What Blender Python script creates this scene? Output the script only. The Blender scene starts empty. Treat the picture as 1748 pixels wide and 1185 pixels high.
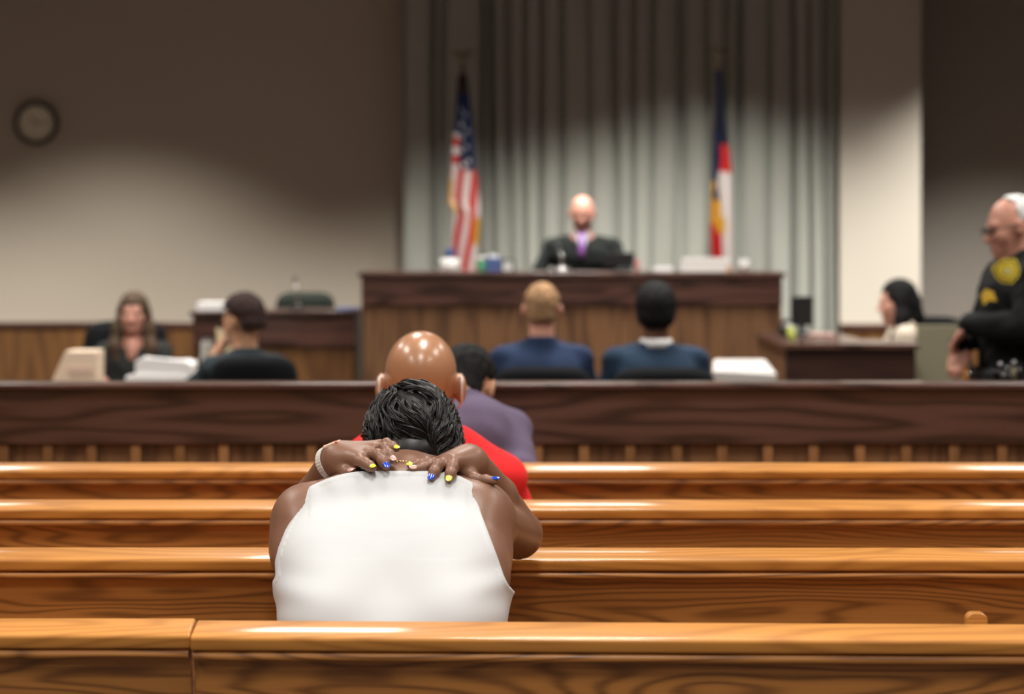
import bpy, math, random
import numpy as np
from math import sin, cos, pi, radians

S = bpy.context.scene
COL = S.collection
random.seed(7)
RNG = np.random.RandomState(11)

# ------------------------------------------------------------------ camera
CAMZ, FPX = 1.48, 4127.0            # eye height, focal length in pixels (85 mm on 36 mm at 1748 px)
cd = bpy.data.cameras.new('camera')
cam = bpy.data.objects.new('camera', cd); COL.objects.link(cam)
cam.location = (0, 0, CAMZ); cam.rotation_euler = (pi / 2, 0, 0)
cd.lens = 85.0; cd.sensor_width = 36.0
cd.shift_y = -192.5 / 1748.0
cd.dof.use_dof = True; cd.dof.focus_distance = 4.42; cd.dof.aperture_fstop = 3.6
cd.clip_end = 60
S.camera = cam

# ------------------------------------------------------------------ world, exposure
w = bpy.data.worlds.new('world'); S.world = w; w.use_nodes = True
w.node_tree.nodes['Background'].inputs[0].default_value = (1.0, 0.93, 0.85, 1)
w.node_tree.nodes['Background'].inputs[1].default_value = 0.02
S.view_settings.view_transform = 'Standard'; S.view_settings.look = 'None'
S.view_settings.gamma = 1; S.view_settings.use_curve_mapping = False
S.view_settings.exposure = 0.0
CEIL = 4.0

# ceiling panels over the gallery (x, y, watts) and recessed spots washing the front wall
PANELS = [(-2.6, -1.6, 60), (0.0, -1.6, 66), (2.6, -1.6, 60), (-2.6, .9, 46), (0.0, .9, 46), (2.6, .9, 46), (-2.6, 3.3, 48), (.0, 3.3, 46), (2.6, 3.3, 48),  # rearmost row is added fill, brightening the nearest pew back
          (-2.6, 6.0, 46), (.2, 6.0, 44), (2.7, 6.0, 46), (-3.3, 8.7, 56), (-.75, 8.7, 56), (2.9, 8.7, 56),
          (-2.75, 11.4, 74), (.4, 11.4, 72), (2.6, 11.4, 74), (-2.4, 13.9, 56), (.4, 13.9, 62), (3.0, 13.9, 46)]
PANEL_SPREAD = 132
#  x, y, z, aim dx, aim dy, watts, cone deg, blend
SPOTS = [(-4.9, 16.2, 3.9, 0, .15, 900, 90, 1), (-3.0, 16.2, 3.9, 0, .17, 1150, 90, 1), (-1.35, 16.2, 3.9, 0, .10, 700, 84, 1),
         (-.35, 16.2, 3.9, 0, .15, 560, 84, 1), (.55, 16.2, 3.9, 0, .17, 620, 86, 1), (1.45, 16.2, 3.9, 0, .20, 760, 90, 1),
         (2.75, 16.1, 3.9, 0, .20, 430, 92, 1), (3.9, 16.9, 3.9, 0, .14, 1150, 88, 1)]

def spot_light(x, y, z, dx, dy, wt, cone, blend, parent=None):
    l = bpy.data.lights.new('spot_light', 'SPOT'); l.energy = wt * 1.12; l.spot_size = radians(cone)
    l.spot_blend = blend; l.shadow_soft_size = .07; l.color = (1.0, .945, .86)
    o = bpy.data.objects.new('downlight_lamp', l); COL.objects.link(o)
    o.location = (x, y, z)
    from mathutils import Vector
    o.rotation_euler = Vector((dx, dy, -1)).to_track_quat('-Z', 'Y').to_euler()
    return o

def panel_light(x, y, z, wt):
    l = bpy.data.lights.new('panel_light', 'AREA'); l.shape = 'RECTANGLE'; l.size = .56; l.size_y = 1.14
    l.energy = wt; l.color = (1.0, .95, .88); l.spread = radians(PANEL_SPREAD if y < 12 else 112)
    o = bpy.data.objects.new('panel_lamp', l); COL.objects.link(o); o.location = (x, y, z)
    return o
for a in SPOTS: spot_light(*a)
for x, y, p in PANELS: panel_light(x, y, CEIL - .03, p)

# ------------------------------------------------------------------ helpers
def P(px, py, d):
    """the point seen at pixel (px, py) of the photograph, d metres in front of the camera"""
    return np.array([(px - 874.0) * d / FPX, d, CAMZ - (py - 400.0) * d / FPX])

ORG = {}
def thing(name, label, cat, loc=(0, 0, 0), group=None):
    o = bpy.data.objects.new(name, None); COL.objects.link(o); o.location = loc
    o.empty_display_size = .1
    ORG[o] = np.array(loc, float)
    o['label'] = label; o['category'] = cat
    if group: o['group'] = group
    return o

def tag(o, label, cat, group=None):
    o['label'] = label; o['category'] = cat
    if group: o['group'] = group
    return o

def link(name, V, F, m, parent=None, smooth=False, bevel=0, seg=2, label=None):
    V = np.asarray(V, float)
    if parent is not None: org = ORG[parent]; loc = (0, 0, 0)
    else:
        org = np.array([(V[:, 0].min() + V[:, 0].max()) / 2, (V[:, 1].min() + V[:, 1].max()) / 2, V[:, 2].min()]); loc = org
    V = V - org
    me = bpy.data.meshes.new(name)
    if isinstance(F, np.ndarray) and F.ndim == 2:
        n, k = F.shape
        me.vertices.add(len(V)); me.vertices.foreach_set('co', V.astype(np.float32).ravel())
        me.loops.add(n * k); me.loops.foreach_set('vertex_index', F.astype(np.int32).ravel())
        me.polygons.add(n); me.polygons.foreach_set('loop_start', np.arange(0, n * k, k, dtype=np.int32))
        me.polygons.foreach_set('loop_total', np.full(n, k, dtype=np.int32))
        me.update(calc_edges=True)
    else:
        me.from_pydata(V.tolist(), [], [list(f) for f in F]); me.update()
    if smooth: me.polygons.foreach_set('use_smooth', [True] * len(me.polygons))
    if m is not None: me.materials.append(m)
    o = bpy.data.objects.new(name, me); COL.objects.link(o)
    if parent is not None: o.parent = parent; ORG[o] = ORG[parent]
    else: o.location = loc; ORG[o] = np.array(loc, float)
    if bevel:
        b = o.modifiers.new('bevel', 'BEVEL'); b.width = bevel; b.segments = seg; b.limit_method = 'ANGLE'
        b.angle_limit = radians(35)
        me.polygons.foreach_set('use_smooth', [True] * len(me.polygons))
        b.harden_normals = True
    if label: o['label'] = label
    return o

class MB:
    """collects simple solids into one mesh"""
    def __init__(s): s.V = []; s.F = []
    def add(s, V, F):
        n = len(s.V); s.V += [tuple(v) for v in V]; s.F += [[n + i for i in f] for f in F]; return s
    def box(s, x0, x1, y0, y1, z0, z1, R=None, c=None):
        V = np.array([(x, y, z) for x in (x0, x1) for y in (y0, y1) for z in (z0, z1)], float)
        if R is not None:
            c = V.mean(0) if c is None else np.array(c); V = (V - c) @ np.array(R).T + c
        return s.add(V, [(0, 1, 3, 2), (4, 6, 7, 5), (0, 4, 5, 1), (2, 3, 7, 6), (0, 2, 6, 4), (1, 5, 7, 3)])
    def lathe(s, c, prof, n=24, axis=(0, 0, 1)):
        ax = np.array(axis, float); ax /= np.linalg.norm(ax)
        t = np.array([1, 0, 0]) if abs(ax[0]) < .9 else np.array([0, 1, 0])
        u = np.cross(ax, t); u /= np.linalg.norm(u); v = np.cross(ax, u)
        V = []; F = []
        for r, h in prof:
            for i in range(n):
                a = 2 * pi * i / n; V.append(np.array(c) + ax * h + (u * cos(a) + v * sin(a)) * max(r, 1e-5))
        m = len(prof)
        for j in range(m - 1):
            for i in range(n):
                F.append((j * n + i, j * n + (i + 1) % n, (j + 1) * n + (i + 1) % n, (j + 1) * n + i))
        F.append(tuple(range(n))[::-1]); F.append(tuple((m - 1) * n + i for i in range(n)))
        return s.add(V, F)
    def tube(s, pts, rad, n=10, closed=False):
        pts = [np.array(p, float) for p in pts]; m = len(pts)
        if np.isscalar(rad): rad = [rad] * m
        V = []; F = []; up = None
        for j, p in enumerate(pts):
            if closed: t = pts[(j + 1) % m] - pts[j - 1]
            else: t = pts[min(j + 1, m - 1)] - pts[max(j - 1, 0)]
            t = t / (np.linalg.norm(t) + 1e-9)
            if up is None: up = np.array([0, 0, 1.]) if abs(t[2]) < .9 else np.array([1., 0, 0])
            u = np.cross(t, up); u /= (np.linalg.norm(u) + 1e-9); v = np.cross(u, t); up = v
            for i in range(n):
                a = 2 * pi * i / n; V.append(p + (u * cos(a) + v * sin(a)) * rad[j])
        for j in range(m if closed else m - 1):
            for i in range(n):
                k = (j + 1) % m
                F.append((j * n + i, j * n + (i + 1) % n, k * n + (i + 1) % n, k * n + i))
        if not closed:
            F.append(tuple(range(n))[::-1]); F.append(tuple((m - 1) * n + i for i in range(n)))
        return s.add(V, F)
    def ellip(s, c, r, R=None, n=16, m=10):
        V = []; F = []
        for j in range(m + 1):
            th = pi * j / m
            for i in range(n):
                a = 2 * pi * i / n
                q = np.array([sin(th) * cos(a) * r[0], sin(th) * sin(a) * r[1], cos(th) * r[2]])
                if R is not None: q = np.array(R) @ q
                V.append(np.array(c) + q)
        for j in range(m):
            for i in range(n):
                F.append((j * n + i, (j + 1) * n + i, (j + 1) * n + (i + 1) % n, j * n + (i + 1) % n))
        return s.add(V, F)
    def prism(s, prof, x0, x1, tf=None):
        """profile in (y, z) extruded along x"""
        n = len(prof)
        V = [(x0, y, z) for y, z in prof] + [(x1, y, z) for y, z in prof]
        F = [(i, (i + 1) % n, n + (i + 1) % n, n + i) for i in range(n)]
        F.append(tuple(range(n))[::-1]); F.append(tuple(range(n, 2 * n)))
        return s.add(V, F)
    def xf(s, f): s.V = [tuple(f(np.array(v))) for v in s.V]; return s
    def build(s, name, m, parent=None, **k): return link(name, s.V, s.F, m, parent, **k)

def box(name, x0, x1, y0, y1, z0, z1, m, parent=None, bevel=.003, **k):
    return MB().box(x0, x1, y0, y1, z0, z1).build(name, m, parent, bevel=bevel, **k)

def struct(o): o['kind'] = 'structure'; return o

def rotm(axis, deg):
    a = radians(deg); c, s = cos(a), sin(a)
    return np.array({'x': [[1, 0, 0], [0, c, -s], [0, s, c]], 'y': [[c, 0, s], [0, 1, 0], [-s, 0, c]],
                     'z': [[c, -s, 0], [s, c, 0], [0, 0, 1]]}[axis])

# ------------------------------------------------------------------ materials
def srgb(r, g, b):
    f = lambda c: (c / 255 / 12.92) if c / 255 <= .04045 else ((c / 255 + .055) / 1.055) ** 2.4
    return (f(r), f(g), f(b), 1)

def mat(name, col, rough=.6, metal=0, spec=.5, bump=0, bscale=200, noise=0, nscale=8, sss=0, coat=0, sheen=0, emit=0, trans=0, stretch=None):
    m = bpy.data.materials.new(name); m.use_nodes = True
    N = m.node_tree.nodes; L = m.node_tree.links; b = N['Principled BSDF']
    c = tuple(col[:3]) + (1,)
    b.inputs['Base Color'].default_value = c
    b.inputs['Roughness'].default_value = rough; b.inputs['Metallic'].default_value = metal
    b.inputs['Specular IOR Level'].default_value = spec
    if sss:
        b.inputs['Subsurface Weight'].default_value = sss; b.inputs['Subsurface Scale'].default_value = .01
        b.inputs['Subsurface Radius'].default_value = (1, .35, .2)
    if coat: b.inputs['Coat Weight'].default_value = coat; b.inputs['Coat Roughness'].default_value = .15
    if sheen: b.inputs['Sheen Weight'].default_value = sheen
    if trans: b.inputs['Transmission Weight'].default_value = trans
    if emit: b.inputs['Emission Color'].default_value = c; b.inputs['Emission Strength'].default_value = emit
    if noise or bump:
        tc = N.new('ShaderNodeTexCoord'); mp = N.new('ShaderNodeMapping'); L.new(tc.outputs['Object'], mp.inputs[0])
        if stretch: mp.inputs['Scale'].default_value = stretch
        if noise:
            n = N.new('ShaderNodeTexNoise'); n.inputs['Scale'].default_value = nscale; n.inputs['Detail'].default_value = 4
            L.new(mp.outputs[0], n.inputs['Vector'])
            r = N.new('ShaderNodeValToRGB')
            r.color_ramp.elements[0].position = .3; r.color_ramp.elements[1].position = .7
            r.color_ramp.elements[0].color = tuple(v * (1 - noise) for v in c[:3]) + (1,)
            r.color_ramp.elements[1].color = tuple(min(1, v * (1 + noise)) for v in c[:3]) + (1,)
            L.new(n.outputs['Fac'], r.inputs[0]); L.new(r.outputs[0], b.inputs['Base Color'])
        if bump:
            n2 = N.new('ShaderNodeTexNoise'); n2.inputs['Scale'].default_value = bscale; n2.inputs['Detail'].default_value = 3
            L.new(mp.outputs[0], n2.inputs['Vector'])
            bp = N.new('ShaderNodeBump'); bp.inputs['Strength'].default_value = bump; bp.inputs['Distance'].default_value = .002
            L.new(n2.outputs['Fac'], bp.inputs['Height']); L.new(bp.outputs[0], b.inputs['Normal'])
    return m

def wood(name, light, dark, bands=9, axis='x', rough=.32, coat=.5, scale=1.0, contrast=1.0, fine=.35, spec=.5):
    m = bpy.data.materials.new(name); m.use_nodes = True
    N = m.node_tree.nodes; L = m.node_tree.links; b = N['Principled BSDF']
    tc = N.new('ShaderNodeTexCoord')
    def mp(sc):
        q = N.new('ShaderNodeMapping'); q.inputs['Scale'].default_value = sc
        L.new(tc.outputs['Object'], q.inputs[0]); return q
    def st(a, c): return (a, c, c) if axis == 'x' else (c, c, a)
    oi = N.new('ShaderNodeObjectInfo')
    n = N.new('ShaderNodeTexNoise'); n.noise_dimensions = '4D'
    n.inputs['Scale'].default_value = 2.2 * scale; n.inputs['Detail'].default_value = 2.0
    n.inputs['Roughness'].default_value = .35
    L.new(mp(st(.42, 3.4)).outputs[0], n.inputs['Vector']); L.new(oi.outputs['Random'], n.inputs['W'])
    mu = N.new('ShaderNodeMath'); mu.operation = 'MULTIPLY'; mu.inputs[1].default_value = bands * 2 * pi
    L.new(n.outputs['Fac'], mu.inputs[0])
    si = N.new('ShaderNodeMath'); si.operation = 'SINE'; L.new(mu.outputs[0], si.inputs[0])
    mr = N.new('ShaderNodeMapRange'); mr.inputs[1].default_value = -1; mr.inputs[2].default_value = 1
    L.new(si.outputs[0], mr.inputs[0])
    pw = N.new('ShaderNodeMath'); pw.operation = 'POWER'; pw.inputs[1].default_value = 2.2; L.new(mr.outputs[0], pw.inputs[0])
    f = N.new('ShaderNodeTexNoise'); f.inputs['Scale'].default_value = 6; f.inputs['Detail'].default_value = 5
    f.inputs['Roughness'].default_value = .7
    L.new(mp(st(.5, 38)).outputs[0], f.inputs['Vector'])
    mx = N.new('ShaderNodeMix'); mx.data_type = 'FLOAT'; mx.inputs[0].default_value = fine
    L.new(pw.outputs[0], mx.inputs[2]); L.new(f.outputs['Fac'], mx.inputs[3])
    r = N.new('ShaderNodeValToRGB'); r.color_ramp.elements[0].position = .08; r.color_ramp.elements[1].position = .08 + .75 / contrast
    r.color_ramp.elements[0].color = tuple(light[:3]) + (1,); r.color_ramp.elements[1].color = tuple(dark[:3]) + (1,)
    L.new(mx.outputs[0], r.inputs[0])
    big = N.new('ShaderNodeTexNoise'); big.inputs['Scale'].default_value = 1.3; L.new(mp(st(.6, 2)).outputs[0], big.inputs['Vector'])
    hs = N.new('ShaderNodeHueSaturation'); L.new(r.outputs[0], hs.inputs['Color'])
    m2 = N.new('ShaderNodeMapRange'); m2.inputs[1].default_value = .3; m2.inputs[2].default_value = .7
    m2.inputs[3].default_value = .8; m2.inputs[4].default_value = 1.15
    L.new(big.outputs['Fac'], m2.inputs[0]); L.new(m2.outputs[0], hs.inputs['Value'])
    L.new(hs.outputs[0], b.inputs['Base Color'])
    b.inputs['Roughness'].default_value = rough
    b.inputs['Specular IOR Level'].default_value = spec
    b.inputs['Coat Weight'].default_value = coat; b.inputs['Coat Roughness'].default_value = .10
    bp = N.new('ShaderNodeBump'); bp.inputs['Strength'].default_value = .12; bp.inputs['Distance'].default_value = .001
    L.new(mx.outputs[0], bp.inputs['Height']); L.new(bp.outputs[0], b.inputs['Normal'])
    return m

M = {}
M['oak'] = wood('oak', (.62, .27, .055), (.40, .155, .028), bands=22, contrast=1.0, fine=.6, rough=.42, spec=.3, coat=.55)
M['oak_panel'] = wood('oak panel', (.50, .21, .050), (.20, .074, .017), bands=20, scale=1.3, rough=.42, coat=.15, contrast=1.0, fine=.45)
M['mahogany'] = wood('mahogany', (.118, .052, .038), (.034, .014, .010), bands=8, rough=.36, coat=.5, contrast=1.0)
M['mahogany_dark'] = wood('dark mahogany', (.040, .016, .012), (.018, .008, .007), bands=5, rough=.36, coat=.4)
M['walnut_v'] = wood('walnut', (.21, .10, .042), (.10, .045, .019), bands=6, axis='z', rough=.5, coat=.15, scale=1.2)
M['batten'] = wood('oak batten', (.36, .17, .065), (.22, .10, .035), bands=4, axis='z', rough=.45, coat=.2)
M['wainscot'] = wood('wainscot', (.19, .085, .024), (.11, .045, .013), bands=4, axis='z', rough=.5, coat=.1)
M['wall'] = mat('painted wall', (.52, .465, .39), rough=.9, spec=.2, bump=.15, bscale=120)
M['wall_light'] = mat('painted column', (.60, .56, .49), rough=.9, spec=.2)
M['wall_shaded'] = mat('shade-toned painted wall', (.38, .35, .315), rough=.9, spec=.2)  # same wall as the front; the alcove's dimmer light is put into this colour
M['ceiling'] = mat('ceiling tile', (.30, .28, .25), rough=.95, spec=.1, bump=.4, bscale=300)
M['carpet'] = mat('carpet', (.07, .055, .05), rough=1, spec=.05, bump=.6, bscale=600, noise=.25, nscale=60)
M['curtain'] = mat('grey curtain', (.385, .40, .365), rough=.85, spec=.2, sheen=.2, bump=.1, bscale=400)
M['black'] = mat('black plastic', (.012, .012, .013), rough=.45)
M['blackfab'] = mat('black upholstery', (.006, .0065, .008), rough=.8, bump=.3, spec=.15)
M['greenfab'] = mat('dark green upholstery', (.014, .018, .015), rough=.9, bump=.3, spec=.1)
M['metal'] = mat('steel', (.5, .5, .5), rough=.3, metal=1)
M['gold'] = mat('gold', (.95, .68, .25), rough=.2, metal=1)
M['brass'] = mat('brass', (.22, .19, .12), rough=.6, metal=.5)
M['white'] = mat('white paper', (.86, .86, .86), rough=.7, bump=.1)
M['cream'] = mat('manila board', (.75, .60, .45), rough=.8)
M['whitepl'] = mat('white plastic', (.80, .79, .76), rough=.4)

# ------------------------------------------------------------------ implicit surfaces
def tan_(d): return math.tan(radians(d))
class Field:
    """smooth union of tapered capsules and ellipsoids, meshed with surface nets"""
    def __init__(s, prims=()): s.p = list(prims)
    def cap(s, a, b, ra, rb=None, k=.02):
        s.p.append(('c', np.array(a, float), np.array(b, float), ra, ra if rb is None else rb, k)); return s
    def chain(s, pts, rads, k=.02):
        for i in range(len(pts) - 1): s.cap(pts[i], pts[i + 1], rads[i], rads[i + 1], k)
        return s
    def ell(s, c, r, R=None, k=.02):
        s.p.append(('e', np.array(c, float), np.array(r, float) * np.ones(3), R, k)); return s
    def sub(s, c, r, R=None, k=.01):
        s.p.append(('s', np.array(c, float), np.array(r, float) * np.ones(3), R, k)); return s
    def copy(s): return Field(s.p)
    def xf(s, R, T, sc=1.0):
        o = []
        R = np.array(R); T = np.array(T, float)
        for q in s.p:
            if q[0] == 'c': o.append(('c', R @ q[1] * sc + T, R @ q[2] * sc + T, q[3] * sc, q[4] * sc, q[5] * sc))
            else: o.append((q[0], R @ q[1] * sc + T, q[2] * sc, R @ (q[3] if q[3] is not None else np.eye(3)), q[4] * sc))
        return Field(o)
    def bounds(s):
        lo = []; hi = []
        for q in s.p:
            if q[0] == 'c':
                lo.append(np.minimum(q[1] - q[3], q[2] - q[4])); hi.append(np.maximum(q[1] + q[3], q[2] + q[4]))
            elif q[0] == 'e':
                r = q[2].max() if q[3] is not None else q[2]
                lo.append(q[1] - r); hi.append(q[1] + r)
        return np.min(lo, 0), np.max(hi, 0)
    def grid(s, h, inflate=0, lo=None, hi=None, post=None):
        l, u = s.bounds()
        l = l - inflate - 3 * h - .006; u = u + inflate + 3 * h + .006
        if lo is not None: l = np.maximum(l, lo)
        if hi is not None: u = np.minimum(u, hi)
        n = np.maximum(np.ceil((u - l) / h).astype(int) + 1, 4)
        ax = [(l[i] + h * np.arange(n[i])).astype(np.float32) for i in range(3)]
        D = np.full(n, .08, np.float32)
        for q in s.p:
            k = q[-1]; mg = inflate + k + 3 * h + .01
            if q[0] == 'c':
                a, b = np.minimum(q[1] - q[3], q[2] - q[4]), np.maximum(q[1] + q[3], q[2] + q[4])
            else:
                r = q[2].max() if q[3] is not None else q[2]; a, b = q[1] - r, q[1] + r
            i0 = np.clip(np.floor((a - mg - l) / h).astype(int), 0, n); i1 = np.clip(np.ceil((b + mg - l) / h).astype(int) + 1, 0, n)
            if np.any(i1 <= i0): continue
            sl = tuple(slice(i0[i], i1[i]) for i in range(3))
            X = ax[0][sl[0]][:, None, None]; Y = ax[1][sl[1]][None, :, None]; Z = ax[2][sl[2]][None, None, :]
            d0 = D[sl]
            if q[0] == 'c':
                ba = q[2] - q[1]; L2 = float(ba @ ba) + 1e-12
                x, y, z = X - q[1][0], Y - q[1][1], Z - q[1][2]
                t = np.clip((x * ba[0] + y * ba[1] + z * ba[2]) / L2, 0, 1)
                d = np.sqrt((x - t * ba[0]) ** 2 + (y - t * ba[1]) ** 2 + (z - t * ba[2]) ** 2) - (q[3] + (q[4] - q[3]) * t)
            else:
                x, y, z = X - q[1][0], Y - q[1][1], Z - q[1][2]
                if q[3] is not None:
                    R = q[3]
                    x, y, z = (x * R[0, 0] + y * R[1, 0] + z * R[2, 0], x * R[0, 1] + y * R[1, 1] + z * R[2, 1],
                               x * R[0, 2] + y * R[1, 2] + z * R[2, 2])
                r = q[2]
                k0 = np.sqrt((x / r[0]) ** 2 + (y / r[1]) ** 2 + (z / r[2]) ** 2)
                k1 = np.sqrt((x / r[0] ** 2) ** 2 + (y / r[1] ** 2) ** 2 + (z / r[2] ** 2) ** 2) + 1e-9
                d = k0 * (k0 - 1) / k1
            d = d.astype(np.float32)
            if q[0] == 's':
                d = -d; hh = np.maximum(k - np.abs(d0 - d), 0) / k
                D[sl] = np.maximum(d0, d) + hh * hh * k / 4
            else:
                hh = np.maximum(k - np.abs(d0 - d), 0) / k
                D[sl] = np.minimum(d0, d) - hh * hh * k / 4
        D -= inflate
        if post is not None:
            D = post(ax[0][:, None, None], ax[1][None, :, None], ax[2][None, None, :], D)
        # close the surface at the edge of the grid
        D[0], D[-1] = .01, .01; D[:, 0], D[:, -1] = .01, .01; D[:, :, 0], D[:, :, -1] = .01, .01
        return D, l, h
    def mesh(s, name, h, m, parent=None, **k):
        lab = k.pop('label', None)
        V, F = nets(*s.grid(h, **k))
        return link(name, V, F, m, parent, smooth=True, label=lab)

CRN = [(i, j, k) for i in (0, 1) for j in (0, 1) for k in (0, 1)]
EDG = [(a, b) for a in range(8) for b in range(a + 1, 8) if sum(abs(CRN[a][i] - CRN[b][i]) for i in range(3)) == 1]
def nets(D, org, h):
    s = D < 0
    c = [s[i:s.shape[0] - 1 + i, j:s.shape[1] - 1 + j, k:s.shape[2] - 1 + k] for i, j, k in CRN]
    anyv = c[0].copy(); allv = c[0].copy()
    for q in c[1:]: anyv |= q; allv &= q
    act = anyv & ~allv
    I = np.argwhere(act)
    idx = np.full(act.shape, -1, np.int32); idx[act] = np.arange(len(I))
    val = np.stack([D[I[:, 0] + i, I[:, 1] + j, I[:, 2] + k] for i, j, k in CRN], 1).astype(float)
    acc = np.zeros((len(I), 3)); cnt = np.zeros(len(I))
    cr = np.array(CRN, float)
    for a, b in EDG:
        va, vb = val[:, a], val[:, b]; x = (va < 0) != (vb < 0)
        t = np.where(x, va / np.where(x, va - vb, 1), 0)
        acc += x[:, None] * (cr[a] + t[:, None] * (cr[b] - cr[a])); cnt += x
    V = np.array(org) + h * (I + acc / cnt[:, None])
    F = []
    for a in range(3):
        b_, c_ = (a + 1) % 3, (a + 2) % 3
        lo = [slice(None)] * 3; hi = [slice(None)] * 3; lo[a] = slice(0, -1); hi[a] = slice(1, None)
        s0, s1 = s[tuple(lo)], s[tuple(hi)]
        E = np.argwhere(s0 != s1)
        E = E[(E[:, b_] > 0) & (E[:, c_] > 0) & (E[:, b_] < D.shape[b_] - 1) & (E[:, c_] < D.shape[c_] - 1)]
        if not len(E): continue
        fl = s0[E[:, 0], E[:, 1], E[:, 2]]
        def g(db, dc):
            q = E.copy(); q[:, b_] -= db; q[:, c_] -= dc
            return idx[q[:, 0], q[:, 1], q[:, 2]]
        Q = np.stack([g(1, 1), g(0, 1), g(0, 0), g(1, 0)], 1)
        Q[~fl] = Q[~fl][:, ::-1]
        F.append(Q)
    F = np.concatenate(F); F = F[(F >= 0).all(1)]
    return V, F

# ------------------------------------------------------------------ the room
X0, X1, Y0, Y1, YR = -6.5, 6.5, -3.2, 18.5, 19.2
struct(box('floor', X0 - .2, X1 + .2, Y0 - .2, YR + .2, -.2, 0, M['carpet'], bevel=0))
struct(box('ceiling', X0 - .2, X1 + .2, Y0 - .2, YR + .2, CEIL, CEIL + .2, M['ceiling'], bevel=0))
struct(box('wall_left', X0 - .2, X0, Y0, Y1 + .2, 0, CEIL, M['wall'], bevel=0))
struct(box('wall_right', X1, X1 + .2, Y0, YR + .2, 0, CEIL, M['wall'], bevel=0))
struct(box('wall_rear', X0 - .2, X1 + .2, Y0 - .2, Y0, 0, CEIL, M['wall'], bevel=0))
struct(box('wall_front', X0, 3.1, Y1, Y1 + .2, 0, CEIL, M['wall'], bevel=0))
struct(box('wall_alcove', 3.1, X1, YR, YR + .2, 0, CEIL, M['wall_shaded'], bevel=0))
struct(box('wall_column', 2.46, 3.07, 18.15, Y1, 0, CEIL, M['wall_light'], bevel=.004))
ZW = .81
def wainscot(name, x0, x1, y):
    r = thing(name, '', '', (x0, y, 0)); del r['label']; del r['category']; r['kind'] = 'structure'
    mb = MB(); x = x0
    while x < x1 - .01:
        e = min(x + .61, x1); mb.box(x + .002, e - .002, y - .025, y, .1, ZW - .04); x = e
    mb.build('panel', M['wainscot'], r, bevel=.002)
    MB().box(x0, x1, y - .045, y, ZW - .045, ZW).build('cap_moulding', M['mahogany'], r, bevel=.006)
    MB().box(x0, x1, y - .03, y, 0, .1).build('base_moulding', M['mahogany'], r, bevel=.004)
wainscot('trim_1', X0, -.82, Y1)
wainscot('trim_2', 2.46, 3.075, 18.15)
wainscot('trim_3', 3.1, X1, YR)

# curtain: irregular pleats between the dark valleys, hung from a track at the ceiling
def curtain():
    vall = [693, 741, 757, 822, 838, 868, 897, 924, 958, 1006, 1050, 1082, 1112, 1160, 1206, 1240, 1262, 1311, 1352, 1381, 1410, 1427]
    wid = [6, 12, 14, 9, 16, 18, 10, 9, 12, 7, 16, 8, 7, 22, 10, 8, 16, 9, 12, 8, 18, 4]     # widths of the valleys
    d = 18.22
    X = []; Y = []
    for i in range(len(vall) - 1):
        a, b = vall[i] + wid[i] / 2, vall[i + 1] - wid[i + 1] / 2
        dep = RNG.uniform(.07, .12) * min(1, wid[i] / 10)
        for t in (0, .25, .5, .75):       # valley
            X.append(vall[i] - wid[i] / 2 + wid[i] * t); Y.append(d + .06 - .16 + dep * 1.25 * sin(pi * t) ** .8 + .02 * (1 - sin(pi * t)))
        bulge = RNG.uniform(.012, .03); tl = RNG.uniform(-.02, .02)
        for j in range(8):
            t = j / 8; X.append(a + (b - a) * t); Y.append(d + .06 - .14 - bulge * sin(pi * t) + tl * (t - .5))
    X.append(vall[-1]); Y.append(d + .06)
    X = [(v - 874) * d / FPX for v in X]; xs = [X[0], X[-1]]
    nz = 14; V = []; F = []; m = len(X)
    for k in range(nz):
        z = .04 + (3.93 - .04) * k / (nz - 1)
        for i in range(m):
            f = 1 + .05 * sin(k * .7 + i * .05)
            V.append((X[i] + .008 * sin(z * 1.3 + i * .11), d + .06 + (Y[i] - d - .06) * f, z))
    for k in range(nz - 1):
        for i in range(m - 1):
            F.append((k * m + i, k * m + i + 1, (k + 1) * m + i + 1, (k + 1) * m + i))
    r = thing('curtain', 'floor-length grey pleated curtain covering the wall behind the raised bench', 'curtain', (xs[0], d, 0))
    o = link('drape', V, F, M['curtain'], r, smooth=True)
    so = o.modifiers.new('thickness', 'SOLIDIFY'); so.thickness = .004
    box('curtain_track', xs[0] - .02, xs[-1] + .0, d - .02, d + .05, 3.93, 3.97, M['metal'], r)
curtain()

# ceiling fittings
for x, y, p in PANELS:
    row = {-1.6: 'added unseen at the rear to brighten the nearest pew', .9: 'behind all the pews', 3.3: 'over the nearest pew row', 6.0: 'over the second and front pews', 8.7: 'over the dark dividing rail', 11.4: 'over the counsel tables', 13.9: 'over the front of the raised bench'}[y]
    sd = 'left' if x < -1 else 'right' if x > 1 else 'middle'
    r = thing('ceiling_light', sd + ' rectangular ceiling light panel ' + row, 'ceiling light', (x, y, CEIL), 'ceiling light panels')
    mb = MB()
    for a in ((-.32, -.28, -.6, .6), (.28, .32, -.6, .6), (-.28, .28, -.6, -.57), (-.28, .28, .57, .6)):
        mb.box(x + a[0], x + a[1], y + a[2], y + a[3], CEIL - .035, CEIL)
    mb.build('frame', M['whitepl'], r, bevel=.003)
for a, dl in zip(SPOTS, ('at the far left of the beige wall', 'over the wall clock side of the beige wall', 'just left of the curtain', 'above the left flag', 'above the judge', 'above the right flag', 'above the pale column', 'at the dim alcove right of the column')):
    r = thing('downlight', 'small round recessed downlight ' + dl, 'ceiling light', (a[0], a[1], CEIL), 'recessed downlights')
    MB().lathe((a[0], a[1], a[2] + .02), [(.085, .0), (.095, .0), (.095, .08), (.085, .08), (.085, 0)], 24).build('trim_ring', M['whitepl'], r, smooth=True)

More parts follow.
